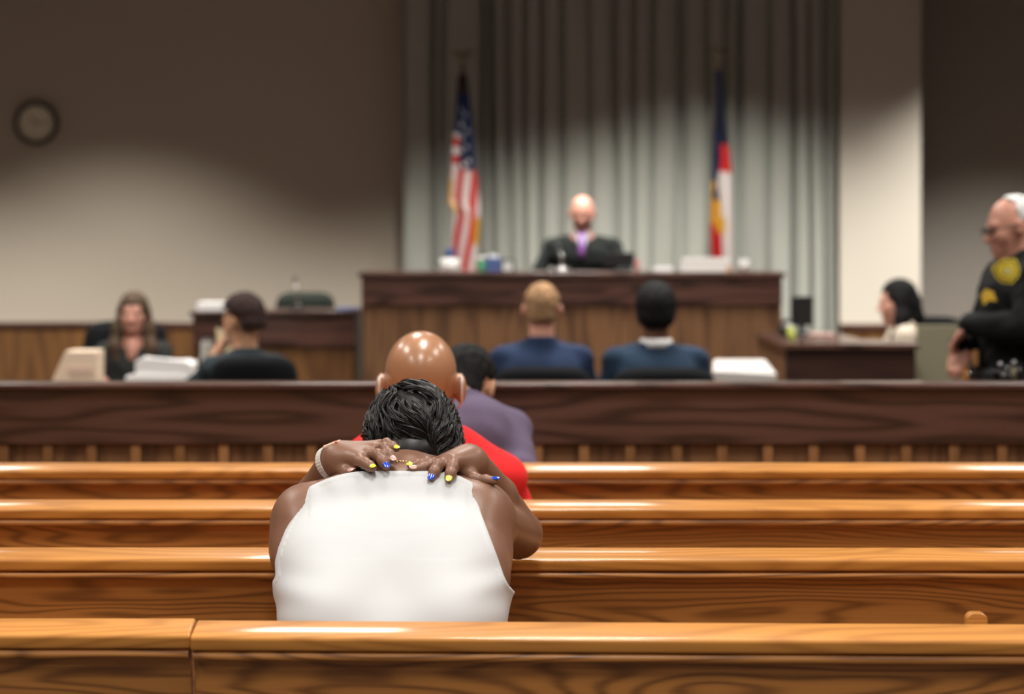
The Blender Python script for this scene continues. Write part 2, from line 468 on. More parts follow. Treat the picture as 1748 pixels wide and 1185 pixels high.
# wall clock
c = P(61.5, 211, Y1 - .03)
r = thing('wall_clock', 'round wall clock with a dark rim high on the left wall', 'clock', (c[0], Y1, c[2]))
MB().lathe((c[0], Y1, c[2]), [(.165, 0), (.168, .03), (.160, .05), (.146, .052), (.138, .038), (.138, .02)], 48, (0, -1, 0)).build('rim', M['black'], r, smooth=True)
MB().lathe((c[0], Y1 - .02, c[2]), [(.139, 0), (.139, .006)], 48, (0, -1, 0)).build('dial', mat('clock face', (.85, .80, .66), rough=.6), r)
for k in range(12):
    a = k * pi / 6; q = np.array([c[0] + .118 * sin(a), Y1 - .0275, c[2] + .118 * cos(a)])
    MB().box(q[0] - .003, q[0] + .003, q[1] - .001, q[1] + .001, q[2] - .010, q[2] + .010, R=rotm('y', math.degrees(a))).build('hour_mark', M['black'], r)
for nm, L_, a, wd in (('hour_hand', .07, radians(322), .005), ('minute_hand', .11, radians(80), .0035)):
    e = np.array([c[0] + L_ * sin(a), Y1 - .031, c[2] + L_ * cos(a)])
    MB().tube([(c[0], Y1 - .031, c[2]), e], [wd, wd * .6], 8).build(nm, M['black'], r)

# ------------------------------------------------------------------ pews
LEAN = radians(12)
def pew(name_label, d, x0, x1, rot=0.0, supports=(), group='oak pews', dz=0.0, ends=(True, True), pivot=None):
    """d: distance of the far top edge of the back"""
    top = .86 + dz
    xc = (x0 + x1) / 2
    r = thing('pew', name_label, 'pew', (xc, d + .25, 0), group)
    px = pivot if pivot is not None else xc
    Rz = rotm('z', rot)
    def tf(v): return Rz @ (v - np.array([px, d, 0])) + np.array([px, d, 0])
    def fu(f, u): return (d + f * cos(LEAN) - u * sin(LEAN), top + f * sin(LEAN) + u * cos(LEAN))
    W = .071
    # cap rail
    cap = [(0, 0)] + [(-W + .007 - .007 * sin(a), -.007 + .007 * cos(a)) for a in np.linspace(0, pi / 2, 6)]
    cap += [(-W, -.019)] + [(-W + .005 - .005 * cos(a), -.019 - .006 * sin(a)) for a in np.linspace(.3, pi / 2, 4)]
    cap += [(.004, -.025), (.006, -.018), (.006, -.006), (.004, -.001)]
    o = MB().prism([fu(*q) for q in cap], x0 + .0005, x1 - .0005).xf(tf).build('cap_rail', M['oak'], r, bevel=.004, seg=3)
    # cove moulding on the rear face, bead on the seat side
    mo = [(-W + .008, -.0252), (-W + .008, -.0265)] + [(-W + .008 - .0085 * sin(a), -.0350 + .0080 * cos(a)) for a in np.linspace(.15, pi - .15, 14)] + \
         [(-W + .008, -.0435), (-W + .012, -.0450), (-.044, -.0450), (-.044, -.0252)]
    MB().prism([fu(*q) for q in mo], x0 + .004, x1 - .004).xf(tf).build('moulding', M['oak_panel'], r, bevel=.0008)
    # back panel
    bp = [(-.0455, -.0252), (-.0495, -.0448), (-.0495, -.64), (-.018, -.64), (-.018, -.0252)]
    MB().prism([fu(*q) for q in bp], x0 + .003, x1 - .003).xf(tf).build('back_panel', M['oak_panel'], r, bevel=.001)
    # seat
    st = [(d + .085, .43), (d + .53, .455), (d + .545, .447), (d + .545, .425), (d + .52, .415), (d + .09, .395)]
    MB().prism(st, x0 + .01, x1 - .01).xf(tf).build('seat', M['oak'], r, bevel=.003)
    # upright supports under the seat
    prof = [(d + .09, 0), (d + .50, 0), (d + .48, .05), (d + .47, .41), (d + .12, .385), (d + .10, .25)]
    n = max(2, int((x1 - x0) / 1.3))
    for i in range(n):
        xs = x0 + .35 + (x1 - x0 - .7) * i / (n - 1)
        MB().prism(prof, xs - .015, xs + .015).xf(tf).build('support', M['oak_panel'], r, bevel=.002)
    ep = [(d + .02, 0), (d + .54, 0), (d + .53, .08), (d + .52, .40), (d + .57, .58), (d + .56, .63), (d + .50, .64), (d + .14, .66), (d + .05, .80),
          (d + .01, .845), (d - .03, .83), (d - .03, .80), (d + .03, .45)]
    for e, x in zip(ends, (x0, x1)):
        if e:
            s_ = -.035 if x == x0 else .0
            MB().prism(ep, x + s_, x + s_ + .035).xf(tf).build('end_panel', M['oak'], r, bevel=.006)
    for xs in supports:   # small rounded divider against the seat side of the back
        dl = d + math.tan(radians(rot)) * (xs - px)
        zt = CAMZ - (1046 - 400) * (dl + .03) / FPX
        outline = [(-.0165, .43), (.0165, .43)] + [(.0055 + .011 * cos(a), zt - .011 + .011 * sin(a)) for a in np.linspace(0, pi / 2, 7)] + \
                  [(-.0055 - .011 * sin(a), zt - .011 + .011 * cos(a)) for a in np.linspace(0, pi / 2, 7)]
        mm = len(outline)
        V = [(xs + x, dl + .022, z) for x, z in outline] + [(xs + x, dl + .048, z) for x, z in outline]
        Fc = [(i, (i + 1) % mm, mm + (i + 1) % mm, mm + i) for i in range(mm)] + [tuple(range(mm))[::-1], tuple(range(mm, 2 * mm))]
        MB().add(V, Fc).build('divider', M['oak'], r, bevel=.002)
    return r
D1, D2, D3, D4 = 6.561, 5.648, 4.783, 3.895
XJ = (336 - 874) * D4 / FPX
pew('oak pew in the front row, nearest the dark dividing rail', D1, -2.9, 2.9)
pew('oak pew in the second row, where the man in red sits', D2, -2.9, 2.9)
pew('oak pew in the third row, just ahead of the woman in white', D3, -2.9, 2.9, rot=-.15)
pew('short end of the nearest pew row, left of the seam in its cap', D4, -2.9, XJ - .0012, dz=.0008, ends=(True, False))
pew('nearest oak pew right of the seam, holding the woman in white', D4 - .014, XJ + .0012, 2.9, rot=-1.75, pivot=XJ, supports=[(1669.5 - 874) * 3.86 / FPX], ends=(False, True))

# ------------------------------------------------------------------ the bar (dividing rail)
DB = 8.0; K = FPX / DB
bar = thing('dividing_rail', 'long dark wooden bar rail across the room, in front of the pews', 'railing', (0, DB, 0))
zt = CAMZ - 250 / K
MB().prism([(DB, zt), (DB - .12, zt), (DB - .125, zt - .006), (DB - .125, zt - .018), (DB - .118, zt - .024), (DB, zt - .024)], -5.2, 5.2).build('cap_rail', M['mahogany'], bar, bevel=.003)
zb = CAMZ - (758 - 400) * (DB - .1) / FPX
box('upper_board', -5.2, 5.2, DB - .10, DB - .06, zb, zt - .024, M['mahogany'], bar, bevel=.002)
box('panel_board', -5.2, 5.2, DB - .075, DB - .055, .08, zb, M['walnut_v'], bar, bevel=0)
box('base_moulding', -5.2, 5.2, DB - .11, DB - .04, 0, .10, M['mahogany'], bar, bevel=.004)
bx = [6 + 75.2 * i for i in range(-12, 8)] + [600, 680, 760, 840, 918] + [997, 1076, 1156, 1233, 1311, 1389, 1468, 1547, 1629, 1711] + [1711 + 78.5 * i for i in range(1, 14)]
for q in bx:
    x = (q - 874) * (DB - .09) / FPX
    box('batten', x - .0165, x + .0165, DB - .092, DB - .0755, .10, zb - .001, M['batten'], bar, bevel=.002)

# ------------------------------------------------------------------ front benches
DJ = 14.6
def X(px, d): return (px - 874) * d / FPX
def Z(py, d): return CAMZ - (py - 400) * d / FPX
def desk(name, label, x0, x1, y0, y1, ztop, band, floor=0.0, side_band=True, mat_band='mahogany', mat_panel='walnut_v', left_panel=True, cat='desk'):
    r = thing(name, label, cat, ((x0 + x1) / 2, (y0 + y1) / 2, 0))
    box('top', x0 - .02, x1 + .02, y0 - .02, y1, ztop - .03, ztop, M[mat_band], r, bevel=.005)
    box('front_band', x0, x1, y0, y0 + .03, ztop - band, ztop - .03, M[mat_band], r, bevel=.003)
    if band < ztop - .15:
        mb = MB(); x = x0 + .02; n = max(1, round((x1 - x0) / .42)); wd = (x1 - x0 - .04) / n
        for i in range(n): mb.box(x + i * wd + .002, x + (i + 1) * wd - .002, y0 + .02, y0 + .04, .12, ztop - band)
        mb.build('front_panel', M[mat_panel], r, bevel=.001)
        box('panel_backing', x0 + .02, x1 - .02, y0 + .04, y0 + .05, .12, ztop - band, M[mat_panel], r, bevel=0)
    for xa in (x0, x1 - .03):
        box('side_panel', xa, xa + .03, y0 + .03, y1, .02, ztop - .03, M[mat_panel if not side_band else mat_panel], r, bevel=.002)
    box('plinth', x0 + .02, x1 - .02, y0 + .01, y0 + .05, 0, .12, M[mat_band], r, bevel=.002)
    return r
PLAT = .40
struct(box('floor_platform', -2.6, 3.0, 14.9, 18.1, 0, PLAT, M['carpet'], bevel=.01))
zj = Z(465, DJ)
desk('judge_bench', "wide raised judge's bench with a dark top band and brown panels", X(617, DJ), X(1335, DJ), DJ, DJ + .75, zj, zj - Z(521, DJ), cat='bench')
DW = 14.75
zw = Z(531, DW)
desk('witness_stand', 'lower dark stand joined to the left of the wide bench', X(329, DW), X(617, DJ) - .045, DW, DW + .6, zw, zw - Z(592, DW), cat='stand', mat_panel='wainscot')
DC = 12.5
zc = Z(586, DC)
r = thing('clerk_desk', 'dark-fronted desk at the right, below the end of the wide bench', 'desk', (X(1452, DC), 13.1, 0))
xa_, xb_ = X(1341, DC), X(1563, DC); xr_ = xa_ + .46
L_out = [(xa_ - .02, DC - .02), (xb_ + .02, DC - .02), (xb_ + .02, 12.96), (xr_, 12.96), (xr_, 13.95), (xa_ - .02, 13.95)]
link('top', [(x, y, zc - .03) for x, y in L_out] + [(x, y, zc) for x, y in L_out], [(5, 4, 3, 2, 1, 0), (6, 7, 8, 9, 10, 11)] + [(i, (i + 1) % 6, 6 + (i + 1) % 6, 6 + i) for i in range(6)], M['mahogany'], r, bevel=.005)
box('front_panel', xa_, xb_, DC, DC + .03, .02, zc - .03, M['mahogany_dark'], r)
box('side_panel', xa_, xa_ + .03, DC + .03, 13.95, .02, zc - .03, M['walnut_v'], r)
box('side_panel', xb_ - .03, xb_, DC + .03, 12.96, .02, zc - .03, M['walnut_v'], r)
# partition beside the clerk's desk
r = thing('partition', 'olive-beige partition panel beside the right-hand desk', 'partition', (2.35, 13.0, 0))
box('panel', X(1566, 13.0), X(1641, 13.0), 13.0, 13.05, .04, Z(556, 13.0), mat('olive fabric panel', (.21, .19, .125), rough=.9), r, bevel=.004)
box('post', X(1641, 13.0) + .002, X(1652, 13.0), 12.99, 13.06, .0, Z(566, 13.0), M['oak_panel'], r, bevel=.004)
box('foot', X(1566, 13.0), X(1641, 13.0), 12.93, 13.12, 0, .04, M['black'], r, bevel=.004)

# counsel tables
def table(label, x0, x1, y0, y1, z=.74):
    r = thing('counsel_table', label, 'table', ((x0 + x1) / 2, (y0 + y1) / 2, 0), 'counsel tables')
    box('table_top', x0, x1, y0, y1, z - .03, z, M['mahogany'], r, bevel=.006)
    box('modesty_panel', x0 + .1, x1 - .1, y1 - .08, y1 - .06, .25, z - .03, M['mahogany'], r, bevel=.002)
    for x in (x0 + .08, x1 - .08):
        for y in (y0 + .1, y1 - .1):
            box('leg', x - .03, x + .03, y - .03, y + .03, 0, z - .03, M['mahogany'], r, bevel=.004)
    return r
table('counsel table on the left, under the white papers', -2.75, -1.0, 11.65, 12.28, z=.73)
table('counsel table on the right, in front of the two seated men', X(850, 12.2), X(1330, 12.2), 11.75, 12.35)

# office chairs
def office_chair(label, c, yaw, w=.48, top=.95, bh=.45, matn='blackfab', arms=True, seat_z=.46, zf=0.0, group='office chairs', tilt=8):
    r = thing('office_chair', label, 'chair', (c[0], c[1], zf), group)
    R = rotm('z', yaw)
    def tf(v): return R @ v + np.array([c[0], c[1], zf])
    m = M[matn]
    # back: curved cushion
    V = []; F = []; nx, nz = 12, 10; th = .045
    for sd in (0, 1):
        for k in range(nz + 1):
            for i in range(nx + 1):
                s = 2 * i / nx - 1; t = k / nz
                hw = w / 2 * (1 - .10 * abs(2 * t - 1) ** 4)
                corner = (abs(s) ** 6) * .04
                z = top - bh + bh * t
                if t > .5: z -= corner * (t - .5) * 2
                else: z += corner * (.5 - t) * 2
                y = -.24 - tan_(tilt) * (z - (top - bh)) * 1.0 + .05 * s * s
                edge = max(abs(s), abs(2 * t - 1)) ** 8
                y += (th * (1 - .7 * edge)) * (.5 if sd else -.5)
                V.append((s * hw, y, z))
    q = (nx + 1) * (nz + 1)
    for k in range(nz):
        for i in range(nx):
            a = k * (nx + 1) + i
            F.append((a, a + 1, a + nx + 2, a + nx + 1)); F.append((q + a, q + a + nx + 1, q + a + nx + 2, q + a + 1))
    ring = [i for i in range(nx + 1)] + [k * (nx + 1) + nx for k in range(1, nz + 1)] + [nz * (nx + 1) + i for i in range(nx - 1, -1, -1)] + [k * (nx + 1) for k in range(nz - 1, 0, -1)]
    for a, b in zip(ring, ring[1:] + ring[:1]): F.append((b, a, q + a, q + b))
    MB().add(V, F).xf(tf).build('backrest', m, r, smooth=True)
    MB().box(-w * .47, w * .47, -.22, .24, seat_z - .07, seat_z).xf(tf).build('seat', m, r, bevel=.03, seg=4)
    MB().tube([(0, -.05, seat_z - .07), (0, -.22, seat_z - .09), (0, -.29, seat_z), (0, -.30, top - bh * .5)], .016).xf(tf).build('back_bracket', M['black'], r, smooth=True)
    MB().lathe((0, 0, .09), [(.03, 0), (.03, .12), (.018, .125), (.018, seat_z - .155)], 16).xf(tf).build('stem', M['black'], r, smooth=False)
    for i in range(5):
        a = 2 * pi * i / 5 + .3; e = np.array([.28 * cos(a), .28 * sin(a), .065])
        MB().tube([(0, 0, .11), e], [.022, .014], 8).xf(tf).build('base_arm', M['black'], r, smooth=True)
        MB().lathe(e - np.array([0, 0, .038]) + np.array([-sin(a), cos(a), 0]) * -.02, [(.02, 0), (.027, .006), (.027, .034), (.02, .04)], 16, (-sin(a), cos(a), 0)).xf(tf).build('castor', M['black'], r, smooth=True)
    if arms:
        for s in (-1, 1):
            MB().tube([(s * w * .45, .02, seat_z - .05), (s * (w * .5 + .03), .02, seat_z + .02), (s * (w * .5 + .03), .0, seat_z + .19)], .014).xf(tf).build('arm_post', M['black'], r, smooth=True)
            MB().box(s * (w * .5 + .03) - .025, s * (w * .5 + .03) + .025, -.14, .13, seat_z + .19, seat_z + .215).xf(tf).build('armrest', M['black'], r, bevel=.01, seg=3)
    return r


# ------------------------------------------------------------------ people
def skin(name, col, rough=.45, spec=.45, coat=0):
    return mat(name, col, rough=rough, spec=spec, sss=.12, coat=coat, bump=.12, bscale=260, noise=.05, nscale=25)
SK_PINK = skin('fair skin', (.66, .33, .245)); SK_FAIR = skin('pale skin', (.68, .41, .31))
SK_TAN = skin('light brown skin', (.52, .27, .16)); SK_DARK = skin('dark brown skin', (.13, .06, .035))
SK_JUDGE = skin('pink skin', (.44, .205, .155))
SK_BALD = skin('brown skin, shiny', (.43, .215, .118), rough=.28, spec=.6, coat=.25)
SK_WOMAN = skin('brown skin', (.215, .106, .066), rough=.42)
def cloth(name, col, rough=.9, bump=.25, sheen=.02, **k): return mat(name, col, rough=rough, spec=.15, bump=bump, bscale=500, sheen=sheen, **k)
HAIRM = {k: mat('hair ' + k, c, rough=.75, spec=.18, bump=.8, bscale=90, noise=.3, nscale=40, stretch=(1, 1, .25)) for k, c in
         dict(black=(.008, .008, .008), brown=(.085, .055, .035), darkbrown=(.03, .016, .014), blond=(.34, .20, .105), white=(.75, .75, .74)).items()}
EYEM = mat('eye', (.04, .03, .025), rough=.2); LIPM = mat('lip', (.42, .14, .12), rough=.4)

def head_prims(sc=1.0, ears=True, jaw=1.0, nose=1.0):
    """head about its centre between the ears, facing +y"""
    f = Field()
    f.ell((0, -.014, .032), (.074, .094, .085), k=.02)
    f.ell((0, .022, -.035), (.061, .068, .078), k=.045)
    f.ell((0, .030, -.075), (.050 * jaw, .052, .042), k=.03)
    f.ell((0, .070, -.100), (.020, .016, .016), k=.025)
    f.ell((0, .074, .022), (.046, .014, .010), k=.02)
    for s in (-1, 1):
        f.ell((s * .040, .058, -.030), (.024, .024, .022), k=.025)
        f.sub((s * .031, .100, .000), (.018, .014, .012), k=.014)
    f.cap((0, .086, .004), (0, .108 * (1 if nose == 1 else nose), -.034), .007, .012, k=.012)
    for s in (-1, 1): f.ell((s * .012, .097, -.038), (.009, .010, .007), k=.008)
    f.cap((-.018, .085, -.066), (.018, .085, -.066), .007, .007, k=.008)
    f.cap((-.014, .084, -.076), (.014, .084, -.076), .007, .007, k=.008)
    if ears:
        for s in (-1, 1):
            R = rotm('z', s * 18)
            f.ell((s * .083, -.012, -.004), (.011, .022, .032), R, k=.008)
            f.sub((s * .092, -.006, .001), (.006, .010, .016), R, k=.006)
    return f

def facing(yaw, pitch, roll=0):
    return rotm('z', yaw) @ rotm('x', -pitch) @ rotm('y', roll)

def person(label, sp, zf=0.0, seat=.46, yaw=0, lean=8, hpitch=0, hyaw=0, hroll=0, sw=.40, girth=1.0, skinm=SK_FAIR,
           top=None, topname='jacket', hair='short', hairm='black', legs=None, hands=None, neckline=.0, hz=.0, hs=1.0, standing=False,
           h=.008, elbows=None, headoff=(0, 0, 0), neckr=.055, hairthick=.010, sleeve=True, tlen=.46, hairback=True, slope=0.0, hump=0.0, armr=1.0, handdir=None, collar=None, shoes=True):
    """sp: pelvis (x, y) on the seat; hands / elbows are offsets (right, left) in the body's frame"""
    x, y = sp
    root = thing('person', label, 'person', (x, y, zf))
    Ry = rotm('z', yaw)
    def W(v): return Ry @ np.array(v, float) + np.array([x, y, zf])
    la = radians(lean); u = np.array([0, sin(la), cos(la)]); nrm = np.array([0, cos(la), -sin(la)])
    hp = np.array([0, 0, (.92 if standing else seat + .10)])
    base = hp + u * tlen                                   # base of the neck
    hd = base + np.array([0, .025, .155]) * hs + np.array(headoff)
    Rh = facing(hyaw, hpitch, hroll)
    hf = head_prims().xf(Rh, hd, hs)
    nk = [hd + Rh @ np.array([0, -.025, -.05]) * hs, base + np.array([0, .0, -.01])]
    body = Field(hf.p)
    body.cap(nk[0], nk[1], neckr * .98, neckr * 1.08, k=.025)
    sh = [base + np.array([s * (sw / 2 - .045), -.005, -.075 - slope * .6]) for s in (1, -1)]
    tor = Field()
    tor.ell(hp + u * .02, (.165 * girth, .125 * girth, .13), k=.05)
    tor.ell(hp + u * .17 + nrm * .012, (.145 * girth, .112 * girth, .15), k=.06)
    tor.ell(hp + u * .31, (sw * .40 * (.5 + .5 * girth), .112 * girth, .14), k=.06)
    for i, s in ((0, 1), (1, -1)):
        tor.cap(base + np.array([s * .035, -.005 - hump * .5, -.035 + slope * .6]), sh[i] + np.array([0, 0, .008]), .048, .050, k=.05)
        tor.ell(base - u * (.15 - hump) + np.array([s * .09, -.03 - hump * .3, 0]), (.085, .075, .10), k=.05)
    el = elbows or [(sw / 2 - .0, .06, .23), (-(sw / 2 - .0), .06, .23)]
    ha = hands or [(.16, .34, .24), (-.16, .34, .24)]
    el = [hp + np.array(e) - np.array([0, 0, .0]) if True else e for e in el]
    ha = [hp + np.array(e) for e in ha]
    arms = Field(); hnd = Field()
    for i, s in ((0, 1), (1, -1)):
        arms.cap(sh[i], el[i], .052 * armr, .041 * armr, k=.03).cap(el[i], ha[i], .041 * armr, .030 * armr, k=.015)
        dr = (ha[i] - el[i]); dr /= np.linalg.norm(dr)
        if handdir is not None: dr = np.array(handdir[i], float); dr /= np.linalg.norm(dr)
        side = np.cross(dr, [0, 0, 1]); side /= np.linalg.norm(side); upv = np.cross(side, dr)
        hnd.cap(el[i], ha[i], .036, .025, k=.01)
        pc = ha[i] + dr * .045
        R = np.stack([side, dr, upv], 1)
        hnd.ell(pc, (.040, .050, .018), R, k=.015)
        for q in range(4):
            b = pc + dr * .035 + side * (-.027 + .018 * q); ln = (.030, .036, .034, .026)[q]
            m_ = b + dr * ln - upv * .006; e = m_ + dr * ln * .6 - upv * .022
            hnd.chain([b, m_, e], [.0095, .0088, .0078], k=.006)
        ts = s if not standing else s
        tb = pc - dr * .02 - side * .030 * s; hnd.chain([tb, tb + dr * .03 - side * .018 * s, tb + dr * .06 - side * .014 * s - upv * .01], [.013, .011, .009], k=.008)
    lg = Field(); shf = Field()
    if standing:
        for s in (1, -1):
            lg.chain([hp + np.array([s * .09, 0, -.02]), np.array([s * .11, .02, .50]), np.array([s * .12, 0, .09])], [.095 * girth, .065, .048], k=.03)
            shf.cap((s * .12, -.03, .045), (s * .14, .15, .035), .045, .038).cap((s * .12, 0, .10), (s * .12, -.02, .05), .048, .045)
    else:
        for s in (1, -1):
            kn = np.array([s * .13, .43, seat + .04])
            lg.chain([hp + np.array([s * .085, .0, -.015]), kn, np.array([s * .14, .46, .10])], [.085 * girth, .064, .046], k=.03)
            shf.cap((s * .14, .44, .05), (s * .15, .62, .035), .042, .036).cap((s * .14, .46, .11), (s * .14, .45, .05), .046, .043)
    allb = Field(body.p + tor.p + arms.p + hnd.p + lg.p)
    # the body under the clothes, kept slightly inside them
    bd = Field(body.p + [q for q in Field(tor.p + arms.p + lg.p).xf(np.eye(3), (0, 0, 0)).p])
    inner = []
    for q in tor.p + arms.p + lg.p:
        if q[0] == 'c': inner.append(('c', q[1], q[2], max(q[3] - .012, .01), max(q[4] - .012, .01), q[5]))
        else: inner.append((q[0], q[1], q[2] - .014, q[3], q[4]))
    bd = Field(body.p + inner + hnd.p).xf(Ry, (x, y, zf))
    bd.mesh('body', h, skinm, root)
    # garments
    trm = legs or cloth('dark trousers', (.02, .02, .024))
    lg.ell(hp + u * .0, (.168 * girth, .13 * girth, .11), k=.04)
    lg.xf(Ry, (x, y, zf)).mesh('trousers', .012, trm, root, inflate=.006)
    if shoes: shf.xf(Ry, (x, y, zf)).mesh('shoes', .010, M['black'], root)
    tf_ = Field(tor.p + (arms.p if sleeve else []))
    tf_.cap(base + np.array([0, -.012, -.03]), base + np.array([0, -.012, .015 + neckline]), neckr + .012, neckr + .006, k=.03)
    neck_w = W(base + np.array([0, -.012, .02 + neckline])); nd = Ry @ u
    fr = Ry @ np.array([0, 1, 0]); cv = hands is not None
    wr = [(W(ha[i]), Ry @ ((ha[i] - el[i]) / np.linalg.norm(ha[i] - el[i]))) for i in (0, 1)]
    def post(Xg, Yg, Zg, D):
        # open at the neck, dipping in front
        ffront = (Xg - neck_w[0]) * fr[0] + (Yg - neck_w[1]) * fr[1]
        cut = (Xg - neck_w[0]) * nd[0] + (Yg - neck_w[1]) * nd[1] + (Zg - neck_w[2]) * nd[2] + np.maximum(ffront - .02, 0) * .6
        D = np.maximum(D, cut)
        wob = .0035 * np.sin(Xg * 31 + Zg * 44 + np.sin(Yg * 37) * 1.5) * np.sin(Zg * 23 - Xg * 17 + 1.3)
        return D + wob.astype(np.float32)
    tf_.xf(Ry, (x, y, zf)).mesh(topname, h, top, root, inflate=.007, post=post)
    # hair
    if hair:
        hf_ = Field(); o = hd; T = hairthick
        def hq(c): return o + Rh @ (np.array(c, float) * hs)
        if hair in ('receding', 'short', 'fringe', 'bun', 'long', 'afro', 'sides'):
            t = T if hair != 'afro' else max(T, .022)
            hf_.ell(hq((0, -.018, .036)), np.array((.074 + t, .092 + t, .084 + t)) * hs, Rh, k=.02)
            hf_.ell(hq((0, -.045, -.03)), np.array((.062 + t, .055 + t, .055)) * hs, Rh, k=.03)
        if hair == 'bun': hf_.ell(hq((0, -.125, .03)), (.04, .035, .04), Rh, k=.01)
        if hair == 'long':
            for s in (-1, 1):
                hf_.chain([hq((s * .070, -.015, .02)), hq((s * .085, -.01, -.09)), hq((s * .105, .02, -.20)), hq((s * .10, .05, -.27))], [.026, .038, .040, .022], k=.03)
            if hairback: hf_.chain([hq((0, -.08, -.02)), hq((0, -.085, -.12)), hq((0, -.08, -.24))], [.07, .075, .05], k=.03)
            else: hf_.chain([hq((0, -.07, -.02)), hq((0, -.080, -.10)), hq((0, -.085, -.17))], [.065, .055, .03], k=.03)
        oc, RhW = W(o), Ry @ Rh
        def hpost(Xg, Yg, Zg, D):
            lx = ((Xg - oc[0]) * RhW[0, 0] + (Yg - oc[1]) * RhW[1, 0] + (Zg - oc[2]) * RhW[2, 0]) / hs
            ly = ((Xg - oc[0]) * RhW[0, 1] + (Yg - oc[1]) * RhW[1, 1] + (Zg - oc[2]) * RhW[2, 1]) / hs
            lz = ((Xg - oc[0]) * RhW[0, 2] + (Yg - oc[1]) * RhW[1, 2] + (Zg - oc[2]) * RhW[2, 2]) / hs
            if hair == 'sides': line = np.maximum(ly + .0, lz - .045 - .4 * (ly < -.05))
            elif hair == 'receding': line = ly + .012 - np.maximum(lz - .10, 0) * 1.5
            elif hair == 'long': line = np.minimum(ly - (.038 + np.abs(lx) * .55) - .3 * (np.abs(lx) > .058), ly + .9 - 10 * (lz < .062))
            else: line = np.minimum(ly + .012 + np.maximum(.045 - lz, 0) * .0 - np.maximum(lz - .055, 0) * 3.2, 10)
            if hair not in ('long',):
                line = np.maximum(line, -(lz + (.075 if hair == 'afro' else .05)))
                if hair in ('short', 'receding'): line = np.maximum(line, np.minimum(np.minimum(np.abs(lx) - .060, ly + .052), .022 - lz))
            if hair == 'long':
                face = np.maximum(.030 - ly, np.maximum(np.abs(lx) - .050 - np.maximum(-lz - .05, 0) * .1, lz - .058))
                line = -face
            D = np.maximum(D, line.astype(np.float32))
            wv = .003 * np.sin(lx * 160 + np.sin(lz * 60) * 2) * np.sin(ly * 130 + lz * 40)
            return D + wv.astype(np.float32)
        hf_.xf(Ry, (x, y, zf)).mesh('hair', min(h, .006), HAIRM[hairm], root, post=hpost)
    # eyes, brows, lips where the face is turned to us
    fd = Ry @ Rh @ np.array([0, 1, 0])
    if fd[1] < .35:
        def hw(c): return W(hd + Rh @ (np.array(c, float) * hs))
        for s in (-1, 1):
            MB().ellip(hw((s * .031, .080, 0)), (.011, .011, .009)).build('eye', EYEM, root, smooth=True)
        MB().ellip(hw((0, .088, -.071)), np.array((.020, .007, .007)), Ry @ Rh).build('lips', LIPM, root, smooth=True)
    info = dict(root=root, W=W, hd=hd, Rh=Rh, Ry=Ry, base=base, u=u, sh=sh, ha=ha, hp=hp, hs=hs,
                hw=lambda c: W(hd + Rh @ (np.array(c, float) * hs)), RW=Ry @ Rh)
    return info

def sit_for(px, py_top, d, yaw, lean, hoff=(0, 0, 0), hs=1.0, zf=0.0, tlen=.46):
    """pelvis spot and seat height that bring the top of the head to (px, py_top) at distance d"""
    la = radians(lean)
    local = np.array([0, sin(la) * tlen + .025 * hs + hoff[0 + 1], cos(la) * tlen + .10 + .155 * hs + hoff[2] + .115 * hs])
    local[0] += hoff[0]
    t = P(px, py_top, d); wv = rotm('z', yaw) @ np.array([local[0], local[1], 0])
    return (t[0] - wv[0], t[1] - wv[1]), t[2] - zf - local[2]

NAVY = cloth('navy wool suit', (.022, .038, .085)); NAVY2 = cloth('navy knit', (.022, .042, .075))
# man in red (second pew)
spot, st = sit_for(719, 567, 5.88, 0, -2, hoff=(0, 0, -.065), hs=1.16)
man = person('bald man in a red shirt seated directly ahead of the woman in white', spot, seat=st, yaw=0, lean=-2, sw=.475, girth=1.08, hs=1.16, slope=.055, headoff=(0, 0, -.065), skinm=SK_BALD,
             top=cloth('red cotton', (.80, .028, .030), bump=.1), topname='shirt', hair=None, h=.006, hpitch=4, neckr=.064, hands=[(.12, .36, .12), (-.12, .36, .12)])
wm = M['white']
for s in (-1, 1):
    pts = [man['hw']((s * .086, -.038 + .0, .018)), man['hw']((s * .086, -.037, .004)), man['hw']((s * .086, -.034, -.012)), man['hw']((s * .086, -.022, -.034)), man['hw']((s * .074, .0, -.045)), man['hw']((s * .066, .05, -.05))]
    MB().tube([man['hw']((s * .070, .05, .0)), man['hw']((s * .084, .0, .026))] + pts, .0022, 8).build('mask_loop', wm, man['root'], smooth=True)
mk = Field().ell(man['hw']((0, .062, -.055)), (.066, .062, .058), man['RW'], k=.01)
mk.mesh('face_mask', .004, mat('light blue mask fabric', (.55, .68, .78), rough=.9), man['root'],
        post=lambda a, b, c, D: np.maximum(D, -(b - man['hw']((0, .055, 0))[1])).astype(np.float32))

# man in purple (first pew)
spot, st = sit_for(797, 598, 7.08, -6, 26, hoff=(.02, .09, -.13))
pur = person('dark-haired man in a purple shirt leaning forward in the front pew', spot, seat=st, yaw=-6, lean=26, sw=.41, girth=.98, skinm=SK_TAN,
           top=cloth('purple cotton', (.125, .098, .155), bump=.1), topname='shirt', hair='short', hairm='black', h=.007, hpitch=34, hyaw=-14, headoff=(.02, .09, -.13), hump=.03, slope=.02,
           hands=[(.10, .42, .16), (-.10, .42, .16)])

